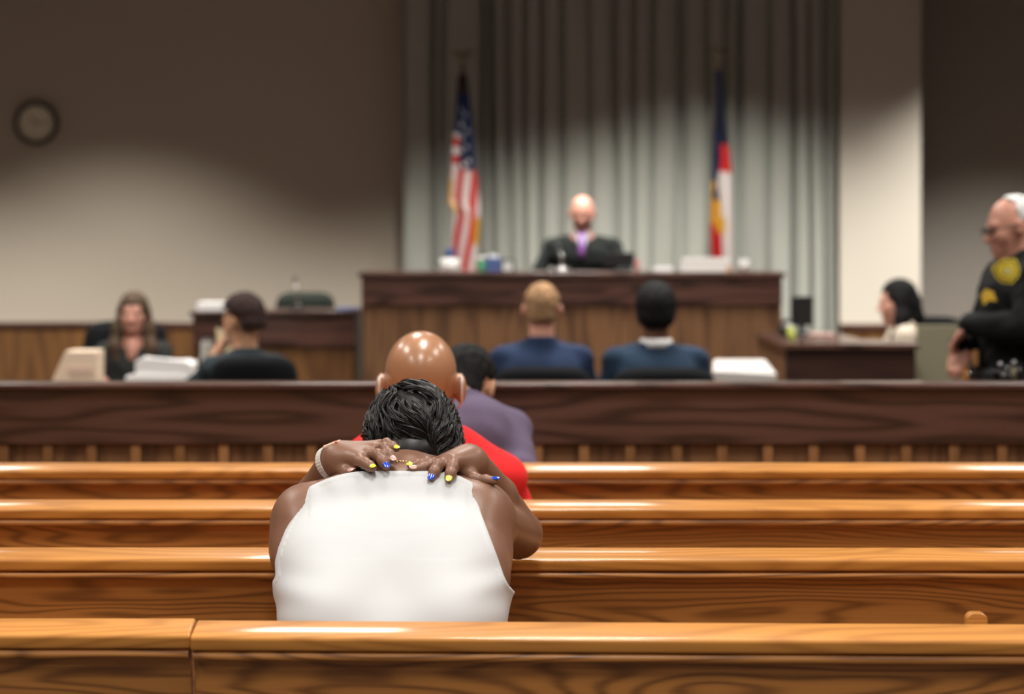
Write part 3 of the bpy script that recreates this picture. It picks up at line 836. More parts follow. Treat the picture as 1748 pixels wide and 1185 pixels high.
# two men at the right counsel table
spot, st = sit_for(925, 486, 11.1, 0, 5)
office_chair('black office chair of the fair-haired man in the navy suit', (spot[0], spot[1] + .02), 0, w=.47, top=Z(626, spot[1] - .28), seat_z=st, group='office chairs')
person('fair-haired man in a navy suit seen from behind at the counsel table', spot, seat=st, lean=5, sw=.44, skinm=SK_PINK, top=NAVY, topname='suit_jacket', hairm='blond', hair='short', hairthick=.007, neckline=.012)
spot, st = sit_for(1119, 489, 11.1, 0, 5)
office_chair('black office chair of the dark-haired person in the navy top', (spot[0] + .02, spot[1] + .02), 0, w=.49, top=Z(628, spot[1] - .28), seat_z=st)
drk = person('person with short black hair and a white collar above a navy top', spot, seat=st, lean=5, sw=.46, skinm=SK_DARK, top=NAVY2, topname='sweatshirt', hairm='black', hair='afro', hairthick=.020, neckline=-.01)
bb = drk['W'](drk['base'] + np.array([0, -.012, .012]))
mb = MB().lathe(bb - np.array([0, 0, .02]), [(.072, 0), (.078, .0), (.072, .040), (.066, .040), (.070, 0)], 32)
mb.build('white_collar', wm, drk['root'], smooth=True, label='white collar')

# judge
spot, st = sit_for(994, 336, 16.5, 176, 3, zf=PLAT)
office_chair('high-backed black chair behind the judge', (spot[0] + .04, spot[1] + .03), 180, w=.46, top=1.0, bh=.5, seat_z=st, zf=PLAT, group='bench chairs')
jd = person('bald judge in a black robe and purple tie at the raised bench', spot, zf=PLAT, seat=st, yaw=176, lean=3, sw=.50, girth=1.15, skinm=SK_JUDGE,
            top=cloth('black robe', (.006, .008, .0075)), topname='robe', hair=None, hpitch=10, hroll=0, neckline=-.01,
            elbows=[(.31, .08, .20), (-.31, .08, .20)], hands=[(.20, .30, .14), (-.20, .30, .14)], legs=cloth('black robe skirt', (.012, .016, .015)))
def fr_(i, c): return i['W'](i['base'] + np.array(c, float))
mb = MB()
mb.add([fr_(jd, c) for c in ((.055, .045, .03), (.0, .120, -.13), (.0, .135, -.13), (.045, .075, .035), (-.055, .045, .03), (-.045, .075, .035), (.0, .09, .0))],
       [(0, 1, 2, 3), (4, 5, 2, 1), (3, 2, 6), (6, 2, 5), (0, 3, 6), (4, 6, 5)])
mb.build('shirt_front', mat('white shirt', (.62, .64, .80), rough=.8), jd['root'])
MB().tube([fr_(jd, (0, .100, .012)), fr_(jd, (0, .125, -.01)), fr_(jd, (0, .14, -.11)), fr_(jd, (0, .143, -.15))], [.016, .013, .022, .016], 10).build('tie', mat('purple tie', (.20, .06, .28), rough=.6), jd['root'], smooth=True)

# woman with long brown hair, facing us across the left table
spot, st = sit_for(228, 503, 13.75, 180, 4, hs=.95)
office_chair('tall black chair behind the long-haired woman on the left', (spot[0] - .10, spot[1] + .03), 180, w=.5, top=Z(549, 14.0), bh=.6, seat_z=st, arms=False)
wl = person('woman with long brown hair in a dark jacket facing the room at left', spot, seat=st, yaw=180, lean=4, sw=.40, hs=.95, skinm=SK_PINK, top=cloth('dark grey jacket', (.030, .032, .030)),
            topname='jacket', hair='long', hairm='brown', hairthick=.016, neckline=-.03, elbows=[(.22, .10, .2), (-.22, .10, .2)])
MB().ellip(fr_(wl, (0, .062, -.07)), (.040, .048, .085)).build('neckline_skin', SK_PINK, wl['root'], smooth=True)

# person in dark suit, back and side to us, at the left table
spot, st = sit_for(413, 508, 11.75, 30, 12, hs=1.0)
office_chair('black office chair of the dark-suited person at the left table', (spot[0] + .02, spot[1] - .10), 6, w=.42, top=Z(606, spot[1] - .28), seat_z=st)
bs = person('person with dark pinned-up hair in a charcoal suit at the left table', spot, seat=st, yaw=30, lean=12, hyaw=28, hpitch=12, sw=.42, skinm=SK_TAN, top=cloth('charcoal suit', (.026, .036, .042)),
            topname='suit_jacket', hair='short', hairm='darkbrown', hairthick=.022, elbows=[(.26, .10, .20), (-.24, .24, .24)], hands=[(.10, .36, .28), (-.02, .25, .52)])

# woman with black hair at the clerk's desk, in profile
spot, st = sit_for(1531, 480, 13.35, 88, 5, hoff=(0, 0, -.03), hs=.98)
office_chair('black chair of the woman in the cream top at the right desk', (spot[0] + .03, spot[1]), 88, w=.46, top=.80, seat_z=st)
wr_ = person('woman with long black hair and a cream top in profile at the right desk', spot, seat=st, yaw=88, lean=5, hpitch=6, sw=.38, hs=.98, skinm=SK_PINK, top=cloth('cream knit', (.60, .52, .42)),
             topname='sweater', hair='long', hairm='black', hairthick=.010, hairback=False, headoff=(0, 0, -.03), hands=[(.12, .30, .26), (-.12, .30, .26)])

# ------------------------------------------------------------------ the woman in white
def woman():
    r = thing('person', 'woman in a white tank top, head bowed and hands clasped on her neck', 'person', (-.21, 4.2, 0))
    S3 = lambda *a: P(*a)
    T = Field()                                                    # torso
    T.ell((-.205, 4.21, .56), (.195, .15, .13), k=.06)
    T.ell((-.207, 4.20, .70), (.175, .135, .13), k=.06)
    Rt = rotm('x', -58)                                            # back leans far forward
    T.ell((-.207, 4.27, .80), (.186, .115, .15), Rt, k=.06)
    T.ell((-.213, 4.35, .875), (.180, .105, .15), Rt, k=.06)
    T.ell((-.220, 4.44, .925), (.150, .095, .12), Rt, k=.06)
    T.cap(P(545, 878, 4.44), P(640, 866, 4.46), .048, .060, k=.05)
    T.cap(P(690, 864, 4.46), P(800, 872, 4.43), .060, .049, k=.05)
    T.cap(P(600, 866, 4.46), P(760, 866, 4.45), .0635, .060, k=.05)
    T.cap(P(560, 965, 4.36), P(790, 965, 4.35), .075, .075, k=.06)
    # rolls at the sides
    T.ell(P(560, 985, 4.30), (.071, .09, .062), k=.09)
    T.ell(P(776, 985, 4.30), (.069, .09, .062), k=.09)
    T.ell(P(560, 1062, 4.19), (.060, .08, .06), k=.08)
    T.ell(P(772, 1062, 4.19), (.058, .08, .06), k=.08)
    B = Field()
    for q in T.p:
        if q[0] == 'c': B.p.append(('c', q[1], q[2], q[3] - .006, q[4] - .006, q[5]))
        else: B.p.append((q[0], q[1], q[2] - .007, q[3], q[4]))
    # neck and head
    hc = P(703, 752, 4.60)
    B.cap((-.203, 4.47, .990), hc + np.array([0, -.02, -.035]), .054, .054, k=.03)
    Rh = facing(0, 62, 0); hc2 = P(704, 777, 4.61)
    B.p += head_prims().xf(Rh, hc2, 1.0).p
    # shoulders and arms
    B.ell(P(513, 905, 4.45), (.0545, .075, .080), k=.03)
    B.ell(P(497, 945, 4.42), (.036, .06, .045), k=.03)
    B.ell(P(826, 905, 4.43), (.0530, .075, .084), k=.03)
    B.ell(P(843, 955, 4.40), (.030, .055, .050), k=.025)
    B.cap(P(545, 872, 4.45), P(520, 878, 4.47), .045, .046, k=.03)
    B.cap(P(795, 868, 4.43), P(830, 876, 4.46), .044, .046, k=.03)
    elr, ell_ = P(884, 912, 4.655), P(512, 905, 4.68)
    B.cap(P(832, 895, 4.46), elr, .052, .046, k=.018)
    B.cap(P(515, 895, 4.47), ell_, .052, .045, k=.018)
    wrl, wrr = P(566, 790, 4.50), P(812, 792, 4.49)
    B.chain([elr, elr * .45 + wrr * .55 + np.array([.004, .0, .0]), wrr], [.045, .037, .0265], k=.012)
    B.chain([ell_, ell_ * .45 + wrl * .55, wrl], [.045, .037, .0275], k=.012)
    # thighs for a continuous body
    LG = Field()
    for s in (-1, 1):
        LG.chain([(-.207 + s * .09, 4.24, .545), (-.207 + s * .14, 4.62, .53), (-.207 + s * .14, 4.60, .10)], [.10, .072, .048], k=.03)
    for q in LG.p: B.p.append(('c', q[1], q[2], q[3] - .008, q[4] - .008, q[5]))
    V, F = nets(*B.grid(.0045))
    V = list(V); F = list(F)
    parts = [(np.array(V), np.array(F))]
    # hands
    nails = []
    YL, BL, NA = 'yellow', 'blue', 'natural'
    def hand(wr, palm, fingers, h=.0018):
        f = Field()
        for p in palm: f.p.append(p)
        for pts, rr, col in fingers:
            f.chain([P(*q) for q in pts], rr, k=.0055)
            for q, ra in list(zip(pts, rr))[1:-1]: f.ell(P(*q) + np.array([0, -.0006, .0008]), ra * 1.09, k=.004)
            a, b = P(*pts[-2]), P(*pts[-1]); nails.append((a, b, rr[-1], col))
        return f
    # left hand (on the left of the picture): back of the hand up, fingers to the right
    pl = [('c', P(566, 790, 4.50), P(577, 786, 4.485), .0265, .0255, .01),
          ('c', P(577, 783, 4.485), P(611, 785, 4.44), .0235, .0150, .02), ('c', P(578, 779, 4.495), P(628, 777, 4.455), .020, .0130, .02),
          ('c', P(578, 776, 4.50), P(640, 768, 4.475), .016, .0115, .02), ('c', P(580, 774, 4.505), P(648, 761, 4.49), .015, .0105, .02),
          ('c', P(572, 796, 4.485), P(588, 803, 4.46), .018, .013, .015)]
    L_ = hand(wrl, pl, [
        ([(611, 786, 4.435), (623, 791, 4.412), (631, 796, 4.398), (636, 799, 4.390)], [.0105, .0096, .0086, .0074], YL),
        ([(630, 775, 4.450), (645, 777, 4.422), (654, 788, 4.405), (659, 796, 4.396)], [.0105, .0100, .0090, .0076], BL),
        ([(641, 767, 4.470), (656, 765, 4.445), (665, 776, 4.425), (671, 785, 4.413)], [.0100, .0092, .0084, .0072], NA),
        ([(648, 760, 4.490), (660, 757, 4.470), (670, 762, 4.455), (677, 766, 4.446)], [.0092, .0084, .0076, .0064], YL),
        ([(583, 800, 4.465), (592, 806, 4.445), (601, 807, 4.430)], [.0135, .0118, .0090], NA)])
    pr = [('c', P(812, 792, 4.49), P(802, 789, 4.475), .0260, .0260, .01),
          ('c', P(802, 787, 4.475), P(774, 789, 4.435), .0225, .0145, .02), ('c', P(800, 784, 4.485), P(762, 788, 4.445), .022, .0135, .02),
          ('c', P(796, 783, 4.49), P(754, 791, 4.46), .018, .0120, .02), ('c', P(794, 784, 4.495), P(750, 792, 4.475), .014, .0105, .02),
          ('c', P(806, 798, 4.47), P(801, 808, 4.452), .018, .0125, .015)]
    R_ = hand(wrr, pr, [
        ([(774, 789, 4.43), (772, 799, 4.408), (769, 809, 4.395), (767, 817, 4.388)], [.0108, .0102, .0092, .0078], YL),
        ([(758, 789, 4.44), (747, 795, 4.412), (741, 806, 4.398), (737, 815, 4.390)], [.0108, .0104, .0092, .0078], BL),
        ([(752, 793, 4.455), (734, 793, 4.432), (720, 799, 4.420), (706, 801, 4.412)], [.0098, .0092, .0082, .0074], NA),
        ([(750, 789, 4.475), (728, 788, 4.45), (712, 792, 4.438), (700, 795, 4.43)], [.0088, .0080, .0072, .0062], YL),
        ([(800, 806, 4.452), (809, 818, 4.435), (829, 820, 4.425), (845, 821, 4.418)], [.0130, .0112, .0088, .0078], BL)])
    for f in (L_, R_):
        v, fc = nets(*f.grid(.0018)); parts.append((v, fc))
    n = 0; VV = []; FF = []
    for v, f in parts: VV.append(v); FF.append(f + n); n += len(v)
    link('body', np.concatenate(VV), np.concatenate(FF), SK_WOMAN, r, smooth=True)
    # nails
    NM = dict(yellow=mat('yellow nail polish', (.80, .78, .05), rough=.12, coat=1), blue=mat('blue nail polish', (.01, .07, .62), rough=.12, coat=1),
              natural=mat('pale pink nail', (.72, .42, .36), rough=.15, coat=1))
    for a, b, ra, c in nails:
        dr = b - a; dr /= np.linalg.norm(dr)
        view = np.array([0, -.60, .80]) if abs(dr[0]) < .9 else np.array([0, -.45, .89])
        if c == 'blue' and dr[0] > .9: view = np.array([0, -.3, .95])
        up = view - dr * (view @ dr); up /= np.linalg.norm(up); side = np.cross(dr, up)
        R = np.stack([dr, side, up], 1)
        ctr = b + dr * ra * .30 + up * ra * .52
        mb = MB(); V = []; F = []; nu, nv = 10, 8
        for j in range(nv + 1):
            t = j / nv; wdt = (1 - (2 * max(t - .45, 0) / 1.1) ** 2.0) ** .5 * (min(1, t * 6 + .55))
            for i in range(nu + 1):
                s_ = 2 * i / nu - 1
                V.append(ctr + R @ np.array([(t - .42) * ra * 1.9, s_ * ra * .80 * wdt, (ra * .50) * (1 - (s_ * wdt) ** 2 * .75) - ra * .28 * max(t - .5, 0)]))
        for j in range(nv):
            for i in range(nu): q = j * (nu + 1) + i; F.append((q, q + nu + 1, q + nu + 2, q + 1))
        o = link('fingernail', V, F, NM[c], r, smooth=True, label=c + ' polished nail' if c != 'natural' else 'pale pink nail')
        so = o.modifiers.new('thickness', 'SOLIDIFY'); so.thickness = .0009; so.offset = 0
    # tank top
    le = [(806, 528), (830, 528), (850, 517), (870, 506), (905, 487), (935, 475), (960, 469), (985, 470), (1000, 460), (1020, 430), (1300, 430)]
    re_ = [(806, 806), (826, 808), (850, 814), (875, 821), (910, 834), (950, 849), (985, 861), (999, 868), (1010, 878), (1025, 900), (1300, 900)]
    yl = np.array([q[0] for q in le], float); xl = np.array([q[1] for q in le], float)
    yr = np.array([q[0] for q in re_], float); xr = np.array([q[1] for q in re_], float)
    tt = Field(T.p)
    def post(Xg, Yg, Zg, D):
        u_ = 874 + FPX * Xg / Yg; v_ = 400 + FPX * (CAMZ - Zg) / Yg
        u_, v_ = np.broadcast_arrays(u_, v_); D = D.copy()
        xL = np.interp(v_, yl, xl); xR = np.interp(v_, yr, xr)
        top_ = 804 + np.maximum(630 - u_, 0) ** 2 * .0026 + np.maximum(u_ - 740, 0) ** 2 * .0045
        e = np.minimum(np.minimum(u_ - xL, xR - u_) * (FPX / FPX), (v_ - top_)) / 930.0        # distance inside the edge, metres
        # soft folds: pulled cloth at the sides and across the waist
        g = .0022 * np.sin((v_ - 1000) / 13.0 - (u_ - 560) / 60.0) * np.exp(-((v_ - 1010) / 40.0) ** 2) * np.exp(-((u_ - 490) / 60.0) ** 2)
        g += .0022 * np.sin((v_ - 990) / 11.0 + (u_ - 800) / 50.0) * np.exp(-((v_ - 990) / 45.0) ** 2) * np.exp(-((u_ - 850) / 60.0) ** 2)
        g += .0012 * np.sin((u_ - 780) / 7.0 + (v_ - 830) / 30.) * np.exp(-((v_ - 825) / 22.0) ** 2) * np.exp(-((u_ - 775) / 40.0) ** 2)
        g += .0012 * np.sin((u_ - 560) / 8.0 - (v_ - 830) / 25.) * np.exp(-((v_ - 828) / 18.0) ** 2) * np.exp(-((u_ - 560) / 40.0) ** 2)
        # straps of the layer beneath press a faint ridge through
        ridge = 895 + 25 * np.sin((u_ - 545) / 62.0)
        g += .0009 / (1 + np.exp((v_ - 885 - 26 * np.abs(np.sin((u_ - 522) / 92.0))) / 2.5)) * (np.abs(u_ - 663) < 135)
        g += .0010 * (e < .008)                                    # stitched hem
        g += .0012 * np.sin(u_ / 45.0 + v_ / 70.0) * np.sin(v_ / 38.0)
        D -= g.astype(np.float32)
        return np.maximum(D, (-e).astype(np.float32))
    white = mat('white cotton jersey', (.535, .545, .555), rough=.9, spec=.2, bump=.12, bscale=900)
    tt.mesh('tank_top', .0035, white, r, inflate=.003, post=post, lo=np.array([-1, 3.9, .40]))
    # trousers and shoes
    LG.ell((-.205, 4.22, .54), (.20, .155, .12), k=.05)
    LG.mesh('trousers', .012, cloth('dark blue denim', (.02, .03, .06)), r, inflate=.008)
    for s in (-1, 1):
        Field().cap((-.207 + s * .14, 4.58, .05), (-.207 + s * .15, 4.74, .035), .042, .036).cap((-.207 + s * .14, 4.60, .1), (-.207 + s * .14, 4.59, .05), .047, .043).mesh('shoe', .008, M['black'], r)
    # hair: a cap of wavy locks flowing from the crown
    H = hc2 + Rh @ np.array([0, -.014, .032]); AX = np.array([.083, .104, .094])
    HB = Field().ell(H, AX, Rh, k=.02).ell(hc2 + Rh @ np.array([0, -.044, -.040]), (.054, .036, .046), Rh, k=.012)
    hairm = mat('black wavy hair', (.0075, .0065, .006), rough=.42, spec=.4)
    def hp_(a, b, c, D):
        x_, y_, z_ = a - hc2[0], b - hc2[1], c - hc2[2]
        lx = x_; ly = y_ * Rh[1, 1] + z_ * Rh[2, 1]; lz = y_ * Rh[1, 2] + z_ * Rh[2, 2]
        line = np.maximum(-(lz + .085), np.minimum(ly - .060, ly - .035 + .0 * lx + np.maximum(.03 - lz, 0)))
        return np.maximum(D, line + 0 * lx).astype(np.float32)
    VH, FH = nets(*HB.grid(.004, post=hp_))
    mb = MB(); rg = np.random.RandomState(5)
    crown = np.array([-.30, -.25, .92]); crown /= np.linalg.norm(crown)
    def surf(dv, lift):
        return dv / np.sqrt(((dv / AX) ** 2).sum()) + dv * lift
    def strand(pts, w0):
        m_ = len(pts)
        mb.tube(pts, [w0 * (.75 + .25 * sin(pi * i / (m_ - 1))) * (1 if i < m_ - 1 else .2) for i in range(m_)], 4)
    for k in range(820):
        dv = rg.normal(size=3); dv /= np.linalg.norm(dv)
        if dv[2] < -.88 or dv[1] > .62 or (dv[2] < -.5 and dv[1] > -.1): continue
        p = dv.copy(); G = []; nseg = 10; ph = rg.uniform(0, 6.28)
        ln = rg.uniform(.055, .095); curl = rg.uniform(-1.0, 1.4); arch = rg.uniform(.006, .013); base_l = rg.uniform(.002, .005) + (.003 if dv[2] < -.2 else 0)
        for j in range(nseg):
            t = j / (nseg - 1)
            G.append((p.copy(), base_l + arch * sin(pi * min(1, t * .95 + .05)) ** 1.2))
            g = p - crown; g = g - p * (g @ p); g /= (np.linalg.norm(g) + 1e-6)
            sd = np.cross(p, g)
            d_ = g + sd * (.75 * sin(p[0] * 5 + 1.2) + .55 * sin(p[2] * 6 + p[0] * 4) + curl * (t - .3) * 1.1 + .35 * sin(ph + t * 5)); d_ /= np.linalg.norm(d_)
            p = p + d_ * (ln / nseg / .094); p /= np.linalg.norm(p)
        sp_ = rg.uniform(.05, .10)
        for q in range(11):
            a_ = rg.uniform(0, 2 * pi); rr_ = sp_ * rg.uniform(0, 1) ** .6; up_ = rg.uniform(-.0015, .0025); off = np.cross(G[0][0], [sin(a_), cos(a_), .3]); off /= np.linalg.norm(off)
            off *= rr_; off2 = rg.normal(size=3) * .018
            pts = []
            for j, (pp, lf) in enumerate(G):
                t = j / (nseg - 1); v = pp + off * (1 - .75 * t) + off2 * t * t; v /= np.linalg.norm(v)
                pts.append(H + Rh @ surf(v, lf * (1 - .3 * rr_ / sp_) + up_))
            strand(pts, rg.uniform(.0009, .0016))
    for k in range(120):                                           # stray hairs
        dv = rg.normal(size=3); dv /= np.linalg.norm(dv)
        if dv[2] < -.5 or dv[1] > .5: continue
        t1 = rg.normal(size=3); t1 -= dv * (t1 @ dv); t1 /= np.linalg.norm(t1)
        pts = [H + Rh @ surf((dv + t1 * .16 * j) / np.linalg.norm(dv + t1 * .16 * j), .004 + .0022 * j) for j in range(6)]
        strand(pts, .00035)
    v2, f2 = nets(*Field().ell(P(628, 792, 4.56), (.030, .035, .026)).ell(P(655, 790, 4.545), (.03, .03, .02)).grid(.004))
    FH = np.concatenate([FH, f2 + len(VH)]); VH = np.concatenate([VH, v2])
    base = len(VH)
    VV = np.concatenate([VH, np.array(mb.V)])
    FF = [tuple(f) for f in FH.tolist()] + [tuple(base + i for i in f) for f in mb.F]
    link('hair', VV, FF, hairm, r, smooth=True)
    # necklace
    nb = np.array([-.203, 4.45, 1.02])
    pts = []
    for i in range(60):
        a = 2 * pi * i / 60
        pts.append(P(688, 790, 4.462) + np.array([.058 * sin(a), .055 - .055 * cos(a) + 0.0, -.052 + .0535 * cos(a) + .001]))
    ch = MB()
    for i, q in enumerate(pts):
        a = pts[(i + 1) % 60] - q; ch.ellip(q, (.0030, .0016, .0016), np.stack([a / np.linalg.norm(a), np.cross(a / np.linalg.norm(a), [0, 0, 1.]), [0, 0, 1.]], 1), 8, 6)
    ch.build('necklace', M['gold'], r, smooth=True, label='thin gold chain')
    # bracelets, ring
    def ring(c, ax, ra, rb, w_, nm, m_, lab=None, flat=True, ribs=0):
        ax = ax / np.linalg.norm(ax); t = np.array([0, 0, 1.]); u_ = np.cross(ax, t); u_ /= np.linalg.norm(u_); v_ = np.cross(ax, u_)
        V = []; F = []; n_ = 64; pr_ = [(-w_, 0), (-w_, .0016), (w_, .0016), (w_, 0)] if flat else [(w_ * cos(q), w_ * sin(q)) for q in np.linspace(0, 2 * pi, 9)[:-1]]
        mm = len(pr_)
        for i in range(n_):
            a = 2 * pi * i / n_
            for x_, h_ in pr_:
                hh = h_ + (.0005 * (i % 2) if ribs and h_ > 0 else 0)
                V.append(c + ax * x_ + (u_ * cos(a) * (ra + hh) + v_ * sin(a) * (rb + hh)))
        for i in range(n_):
            for j in range(mm):
                a0 = i * mm + j; a1 = i * mm + (j + 1) % mm; b0 = ((i + 1) % n_) * mm + j; b1 = ((i + 1) % n_) * mm + (j + 1) % mm
                F.append((a0, a1, b1, b0))
        return link(nm, V, F, m_, r, smooth=not flat, label=lab)
    band = mat('white ribbed band', (.66, .62, .57), rough=.6)
    axl = P(590, 780, 4.47) - P(552, 800, 4.515)
    cl_ = P(565, 790, 4.50)
    ring(cl_, axl, .0300, .0305, .0065, 'wrist_band', band, 'white ribbed wrist band', ribs=1)
    u3 = np.array([0.25, .15, 1.]); u3 -= axl * (u3 @ axl) / (axl @ axl); u3 /= np.linalg.norm(u3)
    d3 = axl / np.linalg.norm(axl); s3 = np.cross(d3, u3)
    Rw = np.stack([np.array([.93, -.10, .35]) / 1.0, np.array([.1, .99, .0]), np.array([-.35, .04, .93])], 1)
    pc = P(567, 758.5, 4.490)
    MB().box(-.0165, .0165, -.010, .010, -.0032, .0032).xf(lambda v: Rw @ v + pc).build('wrist_band_clasp', mat('pale pink enamel', (.78, .55, .42), rough=.3), r, bevel=.0022, seg=3, label='pale pink clasp')
    MB().ellip(pc + Rw @ np.array([.010, -.009, .0005]), (.0026, .0026, .0026)).build('red_bead', mat('red bead', (.75, .03, .02), rough=.3), r, smooth=True)
    axr = P(780, 785, 4.45) - P(818, 792, 4.49)
    ring(P(806, 790, 4.482), axr, .0272, .0272, .0009, 'bracelet', M['gold'], 'thin gold bracelet', flat=False)
    axg = P(660, 757, 4.470) - P(648, 760, 4.490)
    ring(P(646, 761, 4.488), np.array([.6, -.5, -.1]), .0098, .0098, .0012, 'finger_ring', M['gold'], 'gold ring', flat=False)
    MB().ellip(P(645, 754, 4.480), (.0035, .0028, .0022)).build('ring_stone', mat('clear stone', (.9, .9, .9), rough=.05, metal=.6), r, smooth=True)
woman()

# ------------------------------------------------------------------ officer standing at the right
UNI = cloth('black uniform', (.008, .009, .010), rough=.8)
of = person('officer with white hair and glasses in a black uniform, hands crossed', (2.03, 9.6), yaw=97, lean=3, standing=True, sw=.50, girth=1.32, skinm=SK_PINK, hpitch=10,
            top=UNI, topname='uniform_jacket', hair='receding', hairm='white', hairthick=.005, legs=UNI, neckline=.022, neckr=.062, hs=1.02, headoff=(0, 0, -.03),
            armr=1.35, handdir=[(-.35, .35, -.8), (.35, .55, -.7)],
            elbows=[(.29, .06, .20), (-.27, .08, .20)], hands=[(.02, .25, .12), (-.07, .24, .205)])
ow = of['hw']; rt = of['root']
for s in (-1, 1):
    c0 = ow((s * .034, .100, -.002))
    pts = [c0 + of['RW'] @ np.array([.024 * cos(a), 0, .017 * sin(a)]) for a in np.linspace(0, 2 * pi, 24)[:-1]]
    MB().tube(pts, .003, 8, closed=True).tube([ow((s * .058, .098, .006)), ow((s * .076, .07, .006)), ow((s * .084, -.01, .010))], .0025, 8).build('glasses', M['black'], rt, smooth=True)
MB().tube([ow((-.012, .104, .002)), ow((0, .108, .005)), ow((.012, .104, .002))], .002, 8).build('glasses_bridge', M['black'], rt, smooth=True)
def emblem(name, outline, c, axx, axz, nrm, m, th=.003, curve=.0, seg=6):
    """outline in the plane (axx, axz), domed by curve, set off along nrm"""
    V = []; n = len(outline); c = np.array(c)
    ctr = np.mean(outline, 0)
    rings = [1, .75, .5, .25]
    for k in rings:
        for x_, z_ in outline:
            xx, zz = ctr[0] + (x_ - ctr[0]) * k, ctr[1] + (z_ - ctr[1]) * k
            V.append(c + axx * xx + axz * zz + nrm * (th - curve * xx * xx))
    V.append(c + axx * ctr[0] + axz * ctr[1] + nrm * (th - curve * ctr[0] ** 2))
    for x_, z_ in outline: V.append(c + axx * x_ + axz * z_ + nrm * (-.006 - curve * x_ * x_))
    F = []
    for k in range(len(rings) - 1):
        for i in range(n): F.append((k * n + i, k * n + (i + 1) % n, (k + 1) * n + (i + 1) % n, (k + 1) * n + i))
    t = len(rings) * n
    for i in range(n): F.append(((len(rings) - 1) * n + i, (len(rings) - 1) * n + (i + 1) % n, t))
    for i in range(n): F.append((i, t + 1 + i, t + 1 + (i + 1) % n, (i + 1) % n))
    return link(name, V, F, m, rt, smooth=False)
YEL = mat('yellow embroidery', (.72, .55, .03), rough=.7, bump=.3); GLD = mat('gold embroidery', (.70, .44, .03), rough=.7)
BLK = M['black']
ax1 = np.array([.93, -.05, .30]); ax1 /= np.linalg.norm(ax1); nn = np.array([-.10, -1, .10]); nn -= ax1 * (nn @ ax1); nn /= np.linalg.norm(nn); az1 = np.cross(ax1, nn); 
if az1[2] < 0: az1 = -az1
shield = [(-.050, .020), (-.046, .036), (-.020, .043), (0, .050), (.020, .043), (.046, .036), (.050, .020), (.048, -.010), (.034, -.034), (0, -.052), (-.034, -.034), (-.048, -.010)]
pc = P(1719, 463, 9.262)
emblem('sleeve_patch', shield, pc, ax1, az1, nn, YEL, th=.004, curve=2.2)
emblem('patch_inset', [(x * .82, z * .82) for x, z in shield], pc, ax1, az1, nn, BLK, th=.0055, curve=2.2)
emblem('patch_field', [(x * .70, z * .70) for x, z in shield], pc, ax1, az1, nn, YEL, th=.007, curve=2.2)
emblem('patch_seal', [(.016 * cos(a), .016 * sin(a)) for a in np.linspace(0, 2 * pi, 17)[:-1]], pc, ax1, az1, nn, BLK, th=.0085, curve=2.2)
emblem('patch_seal_centre', [(.011 * cos(a), .011 * sin(a)) for a in np.linspace(0, 2 * pi, 17)[:-1]], pc, ax1, az1, nn, mat('pale yellow embroidery', (.80, .74, .30), rough=.7), th=.010, curve=2.2)
for k in range(3):
    z0 = -.014 * k
    emblem('chevron', [(-.026, z0 - .012), (0, z0 + .008), (.026, z0 - .012), (.026, z0 - .021), (0, z0 - .001), (-.026, z0 - .021)], P(1683, 497, 9.262), ax1, az1, nn, GLD, th=.006, curve=2.0)
# duty belt and gear
bc = of['W'](np.array([0, .0, .93]))
mb = MB(); n = 48; pts = [of['W']((.232 * cos(a), .012 + .178 * sin(a), .925)) for a in np.linspace(0, 2 * pi, n + 1)[:-1]]
V = []; F = []
for q in pts:
    V += [q + np.array([0, 0, -.026]), q + np.array([0, 0, .026])]
for i in range(n): F.append((2 * i, 2 * ((i + 1) % n), 2 * ((i + 1) % n) + 1, 2 * i + 1))
o = link('duty_belt', V, F, M['black'], rt, smooth=True); so = o.modifiers.new('thickness', 'SOLIDIFY'); so.thickness = .006; so.offset = 1
def onbelt(a, dz=0, off=.02): return of['W'](((.232 + off) * cos(a), .012 + (.178 + off) * sin(a), .925 + dz))
for a, nm, sz, mt in ((2.65, 'radio', (.028, .02, .075), M['black']), (3.35, 'holster', (.035, .03, .09), M['black']), (2.15, 'pouch', (.03, .02, .04), M['black'])):
    q = onbelt(a, -.02); MB().box(-sz[0], sz[0], -sz[1], sz[1], -sz[2], sz[2]).xf(lambda v: rotm('z', math.degrees(a) + 7) @ v + q).build(nm, mt, rt, bevel=.008)
for k, (px_, py_, rr) in enumerate([(1707, 622, .008), (1719, 628, .007), (1731, 619, .009), (1727, 640, .007), (1739, 632, .008), (1653, 638, .007), (1712, 641, .006)]):
    q = P(px_, py_, 9.30)
    MB().lathe(q, [(rr * .5, -.004), (rr, 0), (rr, .004), (rr * .6, .010)], 16, (0, -1, .2)).build('belt_snap', M['metal'], rt, smooth=True)
MB().tube([P(1729, 628, 9.29), P(1731, 640, 9.28), P(1733, 650, 9.29)], .008, 10).build('key_fob', M['brass'], rt, smooth=True)

